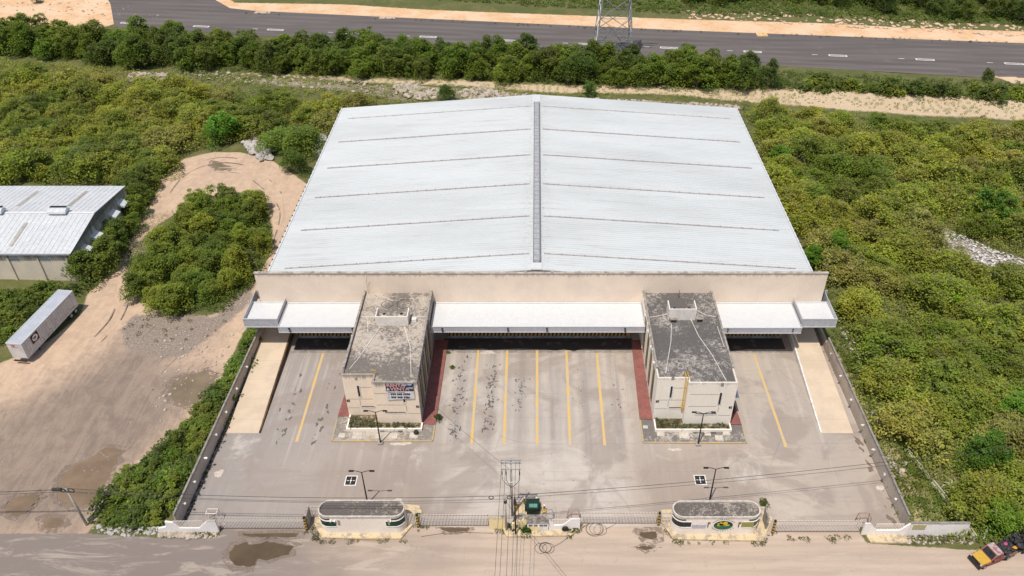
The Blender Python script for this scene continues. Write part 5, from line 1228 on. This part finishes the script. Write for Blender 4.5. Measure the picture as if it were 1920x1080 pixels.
# local: x runs from the nose backwards, y to the truck's far side
M['truck_red'] = simple('faded_red', (.24, .035, .035), (.30, .12, .1), 2.5, .55); M['hood'] = simple('yellow_hood', (.52, .33, .05), (.33, .2, .09), 4, .5, lo=.55, hi=.68); M['cabroof'] = simple('peeled_roof', (.42, .36, .36), (.3, .12, .1), 2.5, .6, lo=.45, hi=.6)
w = .92
MB().yprof([(0, 0)] * 0 or [(-w, .45), (w, .45), (w, .98), (-w, .98)], .1, 3.3).build('body', M['truck_red'], pk)
MB().hexa([(.12, -w + .06, .983), (1.5, -w + .04, .983), (1.5, w - .04, .983), (.12, w - .06, .983), (.2, -w + .14, 1.06), (1.5, -w + .1, 1.16), (1.5, w - .1, 1.16), (.2, w - .14, 1.06)]).build('hood', M['hood'], pk)
cabp = [(1.5, .983), (3.3, .983), (3.25, 1.35), (3.1, 1.82), (2.15, 1.85), (1.55, 1.2)]
cb_ = MB().xprof(cabp, -w + .05, w - .05).build('cab', M['truck_red'], pk)
MB().box(2.15, 3.12, -w + .08, w - .08, 1.853, 1.89).build('cab_roof', M['cabroof'], cb_)
MB().hexa([(1.56, -w + .15, 1.24), (1.58, -w + .15, 1.22), (1.58, w - .15, 1.22), (1.56, w - .15, 1.24), (2.08, -w + .22, 1.8), (2.12, -w + .22, 1.78), (2.12, w - .22, 1.78), (2.08, w - .22, 1.8)]).build('windscreen', M['dark'], cb_)
for s in (-1, 1):
    y0, y1 = sorted((s * (w - .045), s * (w - .03))); MB().xprof([(1.75, 1.28), (3.0, 1.28), (2.95, 1.72), (2.18, 1.74)], y0, y1).build('side_window', M['dark'], cb_)
    MB().box(1.5, 1.6, s * (w + .12) - .08, s * (w + .12) + .08, 1.2, 1.42).build('mirror', M['black'], pk)
for x in (.75, 4.3):
    for s in (-1, 1):
        y0 = s * (w - .1); o = MB().tube([(x, y0 - .12, .36), (x, y0 + .12, .36)], .36, 18).build('wheel', M['rubber'], pk); MB().tube([(x, y0 + s * .122, .36), (x, y0 + s * .14, .36)], .2, 12).build('rim', M['grey_metal'], o)
MB().box(-.12, .1, -w - .02, w + .02, .35, .72).build('bumper', M['black'], pk); MB().box(.05, .098, -w + .25, w - .25, .74, .96).build('grille', M['black'], pk)
for s in (-1, 1): MB().box(.04, .097, s * (w - .14) - .1, s * (w - .14) + .1, .76, .94).build('headlight', M['white'], pk)
MB().box(3.4, 5.5, -w, w, .6, .72).box(3.4, 5.5, -w, -w + .06, .723, 1.15).box(3.4, 5.5, w - .06, w, .723, 1.15).box(3.4, 3.46, -w + .06, w - .06, .723, 1.15).box(5.44, 5.5, -w + .06, w - .06, .723, 1.0).build('cargo_bed', simple('rusty_bed', (.2, .09, .06), (.35, .25, .18), 2.5), pk)
b = MB(); rr = random.Random(11)
for k in range(60): b.rock((rr.uniform(3.5, 5.4), rr.uniform(-.85, .85), rr.uniform(.9, 1.5)), rr.uniform(.15, .4), .7)
for k in range(10): x, y = rr.uniform(3.5, 5.2), rr.uniform(-.8, .8); b.bar((x, y, 1.4), (x + rr.uniform(-.8, .8), y + rr.uniform(-.5, .5), rr.uniform(1.5, 2)), .05)
tag(b.build('scrap_load', M['black_trash']), 'heap of black scrap piled in the bed of the red pickup', 'scrap', kind='stuff')
sc = bpy.data.objects['scrap_load']; sc.location = pk.location; sc.rotation_euler = pk.rotation_euler
ct = thing('scrap_cart', 'low cart of black scrap metal towed behind the pickup at the right edge', 'cart', (0, 0, 0), local=True); ct.location = pk.location; ct.rotation_euler = pk.rotation_euler
MB().box(6.2, 9.0, -.7, 1.2, .5, .6).bar((5.5, 0, .5), (6.2, 0, .55), .08).build('cart_bed', M['black'], ct)
for x in (6.9, 8.2):
    MB().ring((x, -.85, .4), .28, .09, 16, 'y').build('cart_wheel', M['rubber'], ct)
b = MB()
for k in range(60): b.rock((rr.uniform(6.2, 9), rr.uniform(-.7, 1.3), rr.uniform(.7, 1.5)), rr.uniform(.15, .45), .8)
for k in range(5): b.ring((rr.uniform(6.3, 8.8), rr.uniform(-.4, 1.1), rr.uniform(1.1, 1.6)), .26, .08, 14, 'z')
o = b.build('cart_scrap', M['black_trash'], ct)
for (x, y, c_) in ((4.6, .25, (.5, .08, .2)), (5.2, -.55, (.75, .35, .04))): o = MB().rock((x, y, 1.62), .28, .6).build('coloured_rag', simple('rag_%d' % int(x), c_), pk)

# ------------------------------------------------------------------ rubble, rocks and litter
def rubble(poly, n, r0, r1, mat, name, lab, cat=None, z=.0, flat=.6, seed=0):
    rr = random.Random(seed); random.seed(seed); xs_ = [p[0] for p in poly]; ys_ = [p[1] for p in poly]; b = MB(); k = 0
    while k < n:
        x, y = rr.uniform(min(xs_), max(xs_)), rr.uniform(min(ys_), max(ys_))
        if not inpoly(x, y, poly): continue
        r = r0 + (r1 - r0) * rr.random() ** 2.5; b.rock((x, y, z + r * .2), r, flat); k += 1
    o = b.build(name, mat); tag(o, lab, cat, kind='stuff'); return o
rubble(GP([(735, 163), (760, 158), (800, 166), (826, 170), (822, 185), (790, 190), (755, 180)]), 420, .25, .9, M['rubble'], 'rubble', 'pale limestone rubble behind the left roof corner', seed=1, z=.2)
rubble(GP([(858, 172), (900, 166), (960, 176), (1004, 180), (1000, 188), (930, 192), (870, 190)]), 360, .25, .8, M['rubble'], 'rubble', 'pale limestone rubble behind the roof ridge', seed=2, z=.2)
rubble(GP([(1010, 182), (1200, 188), (1390, 198), (1390, 206), (1200, 196), (1010, 188)]), 420, .2, .6, M['rubble'], 'rubble', 'line of small pale rubble behind the right half of the roof', seed=3)
rubble(GP([(236, 142), (250, 138), (315, 140), (310, 155), (240, 156)]), 260, .25, .7, M['rubble'], 'rubble', 'pinkish rubble heap in the far left scrub', seed=4, z=.3)
rubble(GP([(340, 128), (640, 148), (760, 165), (740, 178), (480, 160), (330, 140)]), 260, .2, .6, M['rubble'], 'rubble', 'scattered pale stones along the sandy track', seed=14)
rubble(GP([(455, 268), (480, 258), (505, 280), (512, 300), (490, 302), (465, 285)]), 300, .2, .8, M['rubble_grey'], 'rubble', 'grey rubble heap at the end of the turning loop', seed=5, z=.2)
rubble(GP([(585, 262), (608, 246), (612, 262), (600, 290), (588, 285)]), 120, .2, .6, M['rubble_grey'], 'rubble', 'grey rubble beside the left edge of the big roof', seed=6)
rubble(TRASHP, 2000, .05, .34, M['trash'], 'litter', 'white litter dump in the right-hand scrub', seed=7, z=.06, flat=.3)
rubble(ROCKYL, 110, .04, .22, M['rubble_grey'], 'rubble', 'broken stones spread in front of the round thicket on the dirt lot', seed=8)
rubble(VERGE, 220, .05, .22, M['rubble'], 'litter', 'stones and litter on the verge outside the right wall', seed=9)
rubble(GP([(1570, 600), (1590, 590), (1640, 700), (1660, 800), (1640, 800), (1600, 700)]), 110, .08, .4, M['trash'], 'litter', 'litter strewn beside the right boundary wall', seed=10)
rubble(GP([(1640, 850), (1700, 870), (1690, 900), (1660, 900)]), 130, .12, .45, M['rubble'], 'rubble', 'white stones behind the right boundary wall', seed=11, z=.1)
rubble(GP([(312, 988), (410, 992), (405, 1008), (340, 1010), (300, 1005)]), 150, .12, .5, M['rubble'], 'rubble', 'broken masonry under the left street wall', seed=12, z=.05)
rubble(GP([(170, 985), (300, 985), (320, 1003), (240, 1005), (180, 998)]), 160, .07, .35, M['rubble_grey'], 'rubble', 'stones along the foot of the hedge at the street', seed=13)
rubble(GP([(1680, 1003), (1830, 1006), (1825, 1020), (1700, 1020)]), 180, .05, .25, M['rubble'], 'litter', 'litter strip below the long white street wall', seed=15)
rubble([(-45, 64), (46, 64), (46, 97), (-45, 97)], 240, .03, .1, M['rubble_grey'], 'gravel_specks', 'small loose stones scattered over the concrete yard', seed=16, z=.02)
rubble(GP([(-100, 720), (300, 640), (420, 690), (180, 980), (-100, 980)]), 420, .03, .1, M['rubble_grey'], 'gravel_specks', 'small loose stones scattered over the dirt lot', seed=17)
rubble(GP([(300, 640), (460, 620), (440, 660), (300, 830), (190, 950), (180, 940), (290, 820)]), 160, .06, .3, M['rubble'], 'rubble', 'pale stones lining the hedge along the dirt lot', seed=18)
rubble(GP([(340, 40), (0, 20), (0, 0), (200, 0)]), 120, .1, .5, M['rubble'], 'rubble', 'small stones on the orange sand at the far left corner', seed=19)
rubble(GP([(1280, 20), (1500, 25), (1920, 50), (1920, 70), (1600, 52), (1280, 35)]), 400, .2, .9, simple('sand_heaps', (.6, .44, .3), (.5, .36, .24), .8, .95), 'rubble', 'sandy spoil heaps along the far side of the road', seed=20, flat=.4)

# ------------------------------------------------------------------ vegetation
def leaves_np(C, size, seed, up=1.3, aspect=.62):
    """C: Nx3 leaf centres -> verts Nx4x3 of small pointed leaf sprays"""
    r = np.random.default_rng(seed); N = len(C)
    nrm = r.normal(size=(N, 3)); nrm[:, 2] = np.abs(nrm[:, 2]) + up; nrm /= np.linalg.norm(nrm, axis=1)[:, None]
    a = np.cross(nrm, r.normal(size=(N, 3))); a /= np.linalg.norm(a, axis=1)[:, None] + 1e-9
    b = np.cross(nrm, a); s = (size * r.uniform(.6, 1.35, N))[:, None]
    return np.stack([C - a * s, C - b * s * aspect, C + a * s, C + b * s * aspect], 1)
def leaf_mesh(name, V, rnd):
    N = len(V); me = bpy.data.meshes.new(name); me.vertices.add(N * 4); me.vertices.foreach_set('co', V.reshape(-1).astype(np.float32))
    me.loops.add(N * 4); me.polygons.add(N); me.polygons.foreach_set('loop_start', np.arange(N) * 4); me.loops.foreach_set('vertex_index', np.arange(N * 4))
    me.update(calc_edges=True); at = me.attributes.new('rnd', 'FLOAT', 'FACE'); at.data.foreach_set('value', rnd.astype(np.float32)); me.materials.append(M['leaf']); return me
def clump_pts(c, R, n, r, flat=.75):
    d = r.normal(size=(n, 3)); d /= np.linalg.norm(d, axis=1)[:, None]; d[:, 2] = np.where(d[:, 2] < -.35, -d[:, 2], d[:, 2])
    rad = R * (r.uniform(.3, 1.0, n) ** .6 + np.abs(r.normal(0, .16, n)))
    return np.asarray(c) + d * rad[:, None] * np.array([1, 1, flat])
def crown(name, seed, R, H, n, leaf, K, base=.28, airy=0.0):
    r = np.random.default_rng(seed); P = []; rn = []; cl = []
    ph = r.uniform(0, 6.283, 3); rad_ = lambda a: 1 + .26 * math.sin(2 * a + ph[0]) + .18 * math.sin(3 * a + ph[1]) + .1 * math.sin(5 * a + ph[2])
    for k in range(K):
        a = r.uniform(0, 6.283) if k else 0; q = R * .78 * math.sqrt(r.random()) if k > 1 else R * .15
        env = max(0, 1 - (q / R) ** 3) * .75 + .2; z = H * base + (H * (1 - base)) * env * r.uniform(.3, 1.0)
        rr = R * r.uniform(.14, .38) * (1 - airy * .15); f_ = rad_(a); c = (q * f_ * math.cos(a), q * f_ * math.sin(a), min(z, H - rr * .6)); cl.append((c, rr))
        m = int(n / K * (rr / (R * .32)) ** 1.6) + 8; P.append(clump_pts(c, rr, m, r)); rn.append(np.clip(r.normal(r.uniform(.25, .75), .2, m), 0, 1))
    m = int(n * .3); a = r.uniform(0, 6.283, m); q = R * np.sqrt(r.random(m)) * 1.12 * np.vectorize(rad_)(a)
    P.append(np.stack([q * np.cos(a), q * np.sin(a), H * base + H * (1 - base) * np.clip(1 - (q / (R * 1.6)) ** 2, 0, 1) * r.uniform(.2, .85, m)], 1)); rn.append(r.random(m))
    C = np.concatenate(P); return leaf_mesh(name, leaves_np(C, leaf, seed + 1), np.concatenate(rn)), cl
def make_tree(kind, seed, R, H, n, leaf, K, base=.28, airy=0.0):
    root = thing(kind, 'x', 'tree' if 'tree' in kind else 'bush', (0, 0, 0), local=True)
    me, cl = crown('crown', seed, R, H, n, leaf, K, base, airy); o = bpy.data.objects.new('crown', me); col.objects.link(o); o.parent = root
    b = MB(); rr = random.Random(seed); h0 = H * base * .8; w = .045 * H * .6
    b.tube([(0, 0, -.3), (rr.uniform(-.1, .1), rr.uniform(-.1, .1), h0 * .5), (0, 0, h0)], [w * 1.2, w, w * .8], 7)
    for (c, q) in cl[:14]:
        mid = (c[0] * .5 + rr.uniform(-.2, .2), c[1] * .5 + rr.uniform(-.2, .2), h0 + (c[2] - h0) * .55)
        tip = (c[0] * 1.05, c[1] * 1.05, c[2] + q * .45 * (1 + airy)); b.tube([(0, 0, h0 * .85), mid, c, tip], [w * .6, w * .4, w * .25, .012], 5)
        for j in range(2 + int(airy * 5)):
            d = (c[0] + rr.uniform(-q, q) * 1.3, c[1] + rr.uniform(-q, q) * 1.3, c[2] + q * rr.uniform(.3, 1.15)); b.tube([c, d], [w * .22, .014], 4, cap=False)
    b.build('trunk' if 'tree' in kind else 'stem', M['bark'], root)
    return root
class Kind:
    def __init__(s, specs): s.p = [[make_tree(*a), False] for a in specs]; s.k = 0
    def put(s, x, y, z, sc, rot, colr, label, group, i=None):
        j = s.k % len(s.p) if i is None else i; s.k += 1; p = s.p[j]
        if not p[1]: o = p[0]; p[1] = True
        else: o = copy_tree(p[0])
        o.location = (x, y, z); o.scale = sc if isinstance(sc, tuple) else (sc, sc, sc); o.rotation_euler = (0, 0, rot); o['label'] = label
        if group: o['group'] = group
        elif 'group' in o: del o['group']
        for ch in o.children:
            if ch.name.startswith('crown'): ch.color = (*colr, 1)
        return o
scrub = Kind([('scrub_tree', 100 + i, 3.1, 3.3 + .45 * (i % 3), 5200, .135, 34 + i % 4, .1, .9) for i in range(8)])
broad = Kind([('broadleaf_tree', 200 + i, 3.2, 6.3 + .5 * (i % 3), 6200, .17, 30, .08, .3) for i in range(6)])
wide = Kind([('broadleaf_tree', 400, 6.2, 5.2, 13000, .19, 60, .1, .5)])
bush = Kind([('bush', 300 + i, 1.5, 1.7, 900, .15, 8, .05, .2) for i in range(5)])
OL = ((0.307, 0.308, 0.042), (0.271, 0.288, 0.040), (0.314, 0.288, 0.064), (0.250, 0.276, 0.033), (0.285, 0.255, 0.076), (0.336, 0.340, 0.042), (0.278, 0.308, 0.035))
GR = ((0.173, 0.228, 0.025), (0.159, 0.202, 0.028), (0.209, 0.246, 0.030), (0.186, 0.216, 0.032))
DK = ((0.101, 0.139, 0.022), (0.121, 0.158, 0.025), (0.091, 0.121, 0.025), (0.155, 0.181, 0.028))
VV = ((.175, .24, .025), (.15, .22, .022), (.19, .23, .032))
BLOCK = [[(-46.2, 101), (47.8, 101), (47.5, 170), (-46, 170)], [(-135, 113.5), (-80.4, 113.5), (-80.4, 140.0), (-135, 140.0)], [(-45.8, 60), (48, 60), (47, 103), (-45, 103)]]
WLOT = LOT
def blocked(x, y, m=0, lot=True):
    for p in BLOCK:
        if inpoly(x, y, p): return True
    if y < 61.5 + (0 if x < 0 else (x > 50) * 1.0): return True
    if lot and inpoly(x, y, WLOT) and not inpoly(x, y, ISLAND): return True
    return False
def scatter(poly, s, rr, jit=.38):
    xs_ = [p[0] for p in poly]; ys_ = [p[1] for p in poly]; out = []; j = 0; y = min(ys_)
    while y < max(ys_):
        x = min(xs_) + (s / 2 if j % 2 else 0)
        while x < max(xs_):
            px_, py_ = x + rr.uniform(-jit, jit) * s, y + rr.uniform(-jit, jit) * s
            if inpoly(px_, py_, poly) : out.append((px_, py_))
            x += s
        y += s * .87; j += 1
    return out
def grow(kind, poly, s, sc0, sc1, pal, label, group, seed, lot=True, prob=1, mix=None, zs=1, avoid=()):
    rr = random.Random(seed); n = 0
    for (x, y) in scatter(poly, s, rr):
        if rr.random() > prob or blocked(x, y, 0, lot) or any(inpoly(x, y, a) for a in avoid): continue
        # colours drift in patches through the thicket
        k = rr.choice(pal); 
        if mix and math.sin(x * .13 + seed) * math.cos(y * .11 + seed * 2) > .25: k = rr.choice(mix)
        mean = [sum(c[i] for c in pal) / len(pal) for i in range(3)]; k = [(k[i] * .72 + mean[i] * .28) * 1.08 for i in range(3)]
        g = rr.uniform(.93, 1.07); q = rr.uniform(sc0, sc1)
        kind.put(x, y, -.1, (q * rr.uniform(.9, 1.15), q * rr.uniform(.9, 1.15), q * zs * rr.uniform(.85, 1.1)), rr.uniform(0, 6.28), tuple(c * g for c in k), label, group); n += 1
    print('GROW', group, n)
THL = GP([(-130, 160), (0, 150), (110, 160), (240, 172), (480, 188), (640, 196), (700, 203), (640, 212), (620, 255), (575, 250), (500, 262), (440, 268), (390, 275), (340, 290), (295, 325), (282, 352), (225, 352), (222, 344), (-130, 344)], 0)
grow(scrub, THL, 5.7, 1.0, 1.55, OL, 'olive scrub tree in the thicket left of the big warehouse roof', 'scrub trees in the left thicket', 1, mix=GR + GR + DK[:2], prob=.9)
NEI = GP([(222, 395), (240, 352), (292, 352), (285, 375), (262, 410), (240, 455), (205, 512), (165, 545), (152, 515), (175, 470)], 0)
grow(broad, NEI, 3.7, .62, .95, GR + DK, 'green tree crowding the gable of the small warehouse at the left', 'trees beside the small warehouse gable', 2)
HN = GP([(-90, 560), (30, 545), (150, 535), (160, 552), (120, 560), (60, 600), (0, 655), (-60, 690), (-110, 650)], 0)
grow(bush, HN, 2.6, .8, 1.4, GR + DK, 'green bush between the trailer and the small warehouse', 'bushes behind the trailer', 3)
ISL = GP([(262, 560), (240, 530), (245, 480), (262, 450), (330, 415), (400, 385), (450, 378), (492, 400), (505, 430), (498, 480), (470, 540), (425, 585), (330, 590)], 0)
SANDGAP = GP([(240, 470), (255, 425), (300, 400), (350, 395), (335, 430), (310, 465), (285, 510), (250, 515)], 0)
grow(broad, ISL, 4.2, .62, .85, GR + OL[3:4] + DK[3:], 'green tree of the round thicket in the middle of the dirt lot', 'trees of the round thicket on the dirt lot', 4, lot=False, mix=OL[:4], avoid=(SANDGAP,))
HED = GP([(495, 612), (484, 640), (460, 695), (422, 770), (368, 870), (332, 950), (300, 975), (240, 985), (200, 975), (198, 945), (232, 905), (300, 845), (372, 775), (428, 715), (455, 655), (470, 618)], 0)
grow(bush, HED, 2.3, .85, 1.5, DK + GR, 'dark green hedge bush along the outside of the left boundary wall', 'hedge bushes along the left boundary wall', 5, lot=False, mix=GR)
# tree belt in front of the asphalt road
BELT = GP([(-130, 52), (60, 72), (200, 84), (500, 100), (1000, 119), (1100, 123), (1270, 131), (1440, 141), (1500, 160), (1440, 170), (1000, 155), (500, 138), (200, 122), (0, 104), (-130, 95)], 0)
grow(broad, BELT, 5.2, .9, 1.3, DK + GR[:2] + GR[:1], 'dark green tree of the belt along the asphalt road', 'trees of the belt along the asphalt road', 6, mix=GR)
B2 = GP([(1500, 150), (1900, 175), (1990, 185), (1990, 198), (1900, 190), (1500, 172)], 0)
grow(bush, B2, 3.6, 1.2, 2.0, DK + OL[3:4], 'green bush by the road to the right of the tree belt', 'roadside bushes right of the tree belt', 7)
FAR = GP([(1230, -30), (1300, 8), (1500, 6), (1640, 22), (1800, 40), (1990, 50), (2000, 0), (1990, -60), (1230, -60)], 0)
grow(broad, FAR, 6.5, .8, 1.15, DK, 'dark tree beyond the far side of the asphalt road', 'trees beyond the asphalt road', 8, prob=.9)
THR = GP([(1400, 228), (1500, 222), (1700, 240), (1990, 262), (2090, 270), (2120, 560), (2060, 985), (1900, 1000), (1845, 985), (1780, 880), (1700, 840), (1645, 730), (1620, 640), (1590, 560), (1560, 520), (1500, 450), (1440, 350)], 0)
TR2 = GP([(1700, 405), (1830, 440), (1990, 480), (1990, 570), (1900, 545), (1830, 545), (1760, 500), (1720, 450)], 0)
grow(scrub, THR, 6.2, 1.05, 1.6, OL, 'olive scrub tree in the thicket right of the big warehouse roof', 'scrub trees in the right thicket', 9, mix=GR + VV, avoid=(TR2,), prob=.9)
# single trees that stand out
for (k, u, v, sc, c, lab, i) in ((broad, 425, 262, 1.15, (.15, .29, .03), 'bright green tree at the far edge of the turning loop', 0), (wide, 552, 282, 1.0, (.20, .27, .04), 'pale green spreading tree beside the left edge of the big roof', 0),
    (broad, 555, 322, .8, (.10, .16, .022), 'low dark green tree at the foot of the pale spreading tree by the big roof', 2), (broad, 1458, 310, .8, (.16, .28, .03), 'bright green small tree close to the right edge of the big roof', 0),
    (broad, 1860, 420, 1.25, (.13, .215, .025), 'broad dark green tree above the white litter dump', 3), (broad, 1560, 480, .8, (.17, .28, .025), 'vivid green tree by the right front corner of the big roof', 4), (broad, 1520, 500, .7, (.16, .27, .025), 'vivid green tree behind the end of the front parapet wall', 1),
    (broad, 1775, 575, .55, (.32, .5, .02), 'yellow-green bush in the middle of the right thicket', 2), (broad, 1868, 990, .8, (.23, .31, .03), 'round vivid green bush at the street corner above the pickup', 3),
    (broad, 1840, 880, .9, (.12, .19, .022), 'deep green tree behind the round vivid bush at the street corner', 4), (broad, 1890, 800, .9, (.17, .28, .03), 'mid green tree at the right edge, up from the street corner', 0),
    (broad, 838, 190, .68, (.13, .175, .03), 'single green tree in front of the belt, just left of the roof ridge', 1), (broad, 1105, 180, .6, (.12, .2, .03), 'single green tree just behind the roof ridge on the right', 2), (broad, 1850, 150, .5, (.13, .175, .03), 'small lone tree by the near edge of the asphalt road', 3), (broad, 70, 5, .5, (.05, .09, .02), 'small tree on the orange sand at the top left', 4),
    (bush, 848, 690, .28, (.12, .19, .03), 'small weed at the left edge of the centre yard, by the red walk', 0), (bush, 840, 662, .25, (.12, .19, .03), 'tiny weed at the top of the red walk beside the cream office', 1),
    (bush, 366 + 1180 - 180, 0, 0, 0, 0, 0) if False else (bush, 822, 785, .42, (.05, .10, .015), 'green weed clump at the right front corner of the cream office walk', 2), (bush, 986, 996, .62, (.06, .11, .015), 'leafy green plant growing on the kerb island beside the dark pole', 3), (bush, 1029, 996, .01, (.06, .11, .015), '', 3) if False else (bush, 960, 992, .36, (.045, .08, .02), 'small green plant at the foot of the short grey pole', 4),
    (bush, 785, 972, .42, (.07, .13, .02), 'small green bush at the right rear corner of the left guard island', 0), (bush, 1432, 945, .42, (.10, .12, .03), 'small olive bush behind the right end of the right guard house', 1), (bush, 1076, 995, .45, (.10, .10, .03), 'scruffy weed clump at the right end of the meter island', 2)):
    x, y, _ = G(u, v); k.put(x, y, 0, sc, random.uniform(0, 6.28), c, lab, None, i)
# undergrowth, weeds and grass: nobody could count these
def undergrowth(name, lab, polys, s, size, nl, leaf, palette, seed, prob=1, lot=True, avoid=(), zf=.8, blockit=True):
    rr = random.Random(seed); r = np.random.default_rng(seed); P = []; rn = []
    for poly in polys:
        for (x, y) in scatter(poly, s, rr):
            if rr.random() > prob or (blockit and blocked(x, y, 0, lot)) or any(inpoly(x, y, a) for a in avoid): continue
            R = rr.uniform(*size); m = int(nl * (R / size[1]) ** 1.5) + 5
            P.append(clump_pts((x, y, R * .3), R, m, r, zf)); rn.append(np.clip(r.normal(rr.uniform(.2, .8), .2, m), 0, 1))
    C = np.concatenate(P); C[:, 2] = np.abs(C[:, 2]); print('UNDER', name, len(C))
    me = leaf_mesh(name, leaves_np(C, leaf, seed + 5, .7), np.concatenate(rn)); o = bpy.data.objects.new(name, me); col.objects.link(o); o.color = (*palette, 1)
    tag(o, lab, kind='stuff'); return o
undergrowth('undergrowth', 'tangled olive undergrowth below the left thicket', [THL, NEI, GP([(-120, 120), (30, 118), (230, 135), (240, 165), (-120, 158)])], 1.6, (.8, 1.7), 110, .16, (.31, .31, .07), 21)
undergrowth('undergrowth', 'tangled olive undergrowth below the right thicket', [THR, GP([(1690, 850), (1740, 860), (1850, 975), (1880, 1005), (1845, 1008), (1800, 960), (1750, 900)])], 1.7, (.8, 1.8), 115, .16, (.31, .325, .07), 22, avoid=(TRASHP,), prob=.95)
undergrowth('undergrowth', 'low scrub between the track and the roof', [GP([(640, 185), (760, 172), (1000, 176), (1390, 200), (1500, 205), (1400, 225), (1380, 200), (1000, 184), (640, 205)]), GP([(1390, 198), (1500, 205), (1700, 224), (2100, 252), (2100, 270), (1700, 240), (1400, 228)]), GP([(-120, 108), (60, 122), (500, 150), (900, 172), (640, 190), (300, 170), (-120, 160)])], 2.3, (.5, 1.2), 60, .17, (.29, .31, .07), 23, prob=.92)
undergrowth('grass_tufts', 'sparse grass tufts on the sandy track behind the roof', [GP([(-120, 90), (400, 125), (1000, 155), (1560, 178), (2100, 205), (2100, 240), (1560, 198), (1000, 178), (400, 150), (-120, 112)])], 1.5, (.2, .6), 30, .11, (.26, .29, .07), 24, prob=.8)
undergrowth('verge_weeds', 'green weeds and low scrub along the far verge of the asphalt road', [GP([(400, -25), (700, -8), (1000, 12), (1250, 26), (1500, 32), (1700, 42), (2000, 50), (2000, 10), (1500, -30), (900, -60), (400, -60)])], 2.0, (.6, 1.5), 50, .26, (.14, .19, .03), 25, prob=.85, blockit=False)
undergrowth('verge_weeds', 'low weeds along the near edge of the asphalt road', [GP([(1450, 135), (1700, 148), (2000, 160), (2000, 200), (1700, 178), (1450, 168)]), BELT], 1.8, (.5, 1.1), 50, .2, (.13, .17, .03), 26, prob=.85)
undergrowth('verge_weeds', 'thin weeds along the sand edges of the asphalt road', [GP([(420, 20), (1000, 46), (1300, 58), (1920, 80), (1920, 84), (1300, 62), (1000, 50), (420, 24)])], 1.7, (.15, .45), 20, .12, (.10, .12, .03), 27, prob=.4, blockit=False)
undergrowth('undergrowth', 'green ground cover under the round thicket and hedge', [ISL, HED, HN], 1.5, (.6, 1.15), 80, .16, (.11, .15, .025), 28, lot=False, avoid=(SANDGAP,))
undergrowth('verge_weeds', 'low green weeds on the verge outside the right boundary wall', [VERGE, GP([(1640, 800), (1700, 850), (1800, 985), (1700, 980), (1590, 700), (1555, 600), (1540, 530), (1570, 540), (1600, 600), (1640, 720)])], 1.1, (.35, .95), 70, .13, (.17, .21, .035), 29, prob=.78, blockit=False, avoid=([(-45.8, 60), (46.6, 60), (46.4, 103), (-45, 103)],))
undergrowth('verge_weeds', 'dry weeds in the gutter strip along the left boundary wall', [[(-45.1, 64.5), (-44.5, 64.5), (-44.1, 79), (-43.9, 100), (-44.2, 100), (-44.9, 79)]], .42, (.1, .28), 22, .07, (.05, .036, .022), 30, blockit=False)
undergrowth('verge_weeds', 'weeds growing in the white planters before the offices', [[(-26.8, 80.0), (-16.6, 80.0), (-16.6, 80.9), (-22, 80.95), (-26.8, 82.2)], [(17.1, 79.9), (27.5, 79.9), (27.5, 80.7), (21, 80.8), (21, 81.7), (17.1, 81.7)]], .5, (.15, .4), 34, .08, (.06, .085, .02), 31, prob=.75, blockit=False).location.z = .42
undergrowth('verge_weeds', 'weeds sprouting along the street kerbs', [GP([(1470, 1005), (1515, 1004), (1518, 1012), (1475, 1014)]), GP([(1548, 1006), (1590, 1005), (1592, 1014), (1550, 1016)]), GP([(1628, 1006), (1665, 1006), (1665, 1011), (1630, 1011)]), GP([(770, 985), (805, 983), (805, 994), (775, 996)]), GP([(935, 985), (950, 985), (955, 1005), (930, 1000)]), GP([(1080, 985), (1095, 985), (1080, 1008), (1062, 1010)]), GP([(1240, 990), (1250, 990), (1275, 1015), (1430, 1017), (1440, 1000), (1455, 990), (1440, 1022), (1262, 1022)]), GP([(572, 1000), (590, 985), (605, 1015), (770, 1014), (765, 1020), (590, 1018)]), GP([(1700, 1005), (1830, 1007), (1850, 1015), (1700, 1022)]), GP([(290, 985), (325, 985), (420, 1003), (340, 1006)])], .5, (.15, .5), 46, .075, (.14, .14, .05), 32, prob=.75, zf=.35, blockit=False)
undergrowth('dry_brush', 'pale dead brush in the gap of the round thicket', [SANDGAP], 1.2, (.5, 1.5), 60, .10, (.50, .42, .28), 33, lot=False, blockit=False)
undergrowth('dry_brush', 'scrub at the foot of the round thicket over broken stones', [ROCKYL], 1.6, (.15, .5), 30, .09, (.13, .12, .05), 34, lot=False, prob=.35, blockit=False)
for seed_, poly_, lab_ in ((41, THL, 'dead grey-brown twigs poking through the left thicket'), (42, THR, 'dead grey-brown twigs poking through the right thicket')):
    undergrowth('dry_brush', lab_, [poly_], 4.6, (.7, 1.6), 120, .07, (.30, .25, .19), seed_, prob=.55, avoid=(TRASHP,)).location.z = 1.5
    undergrowth('undergrowth', lab_.replace('dead grey-brown twigs poking', 'fresh green creeper patches growing'), [poly_], 6.5, (1.0, 2.2), 420, .15, (.17, .24, .03), seed_ + 4, prob=.45, avoid=(TRASHP,), zf=.6).location.z = 1.3
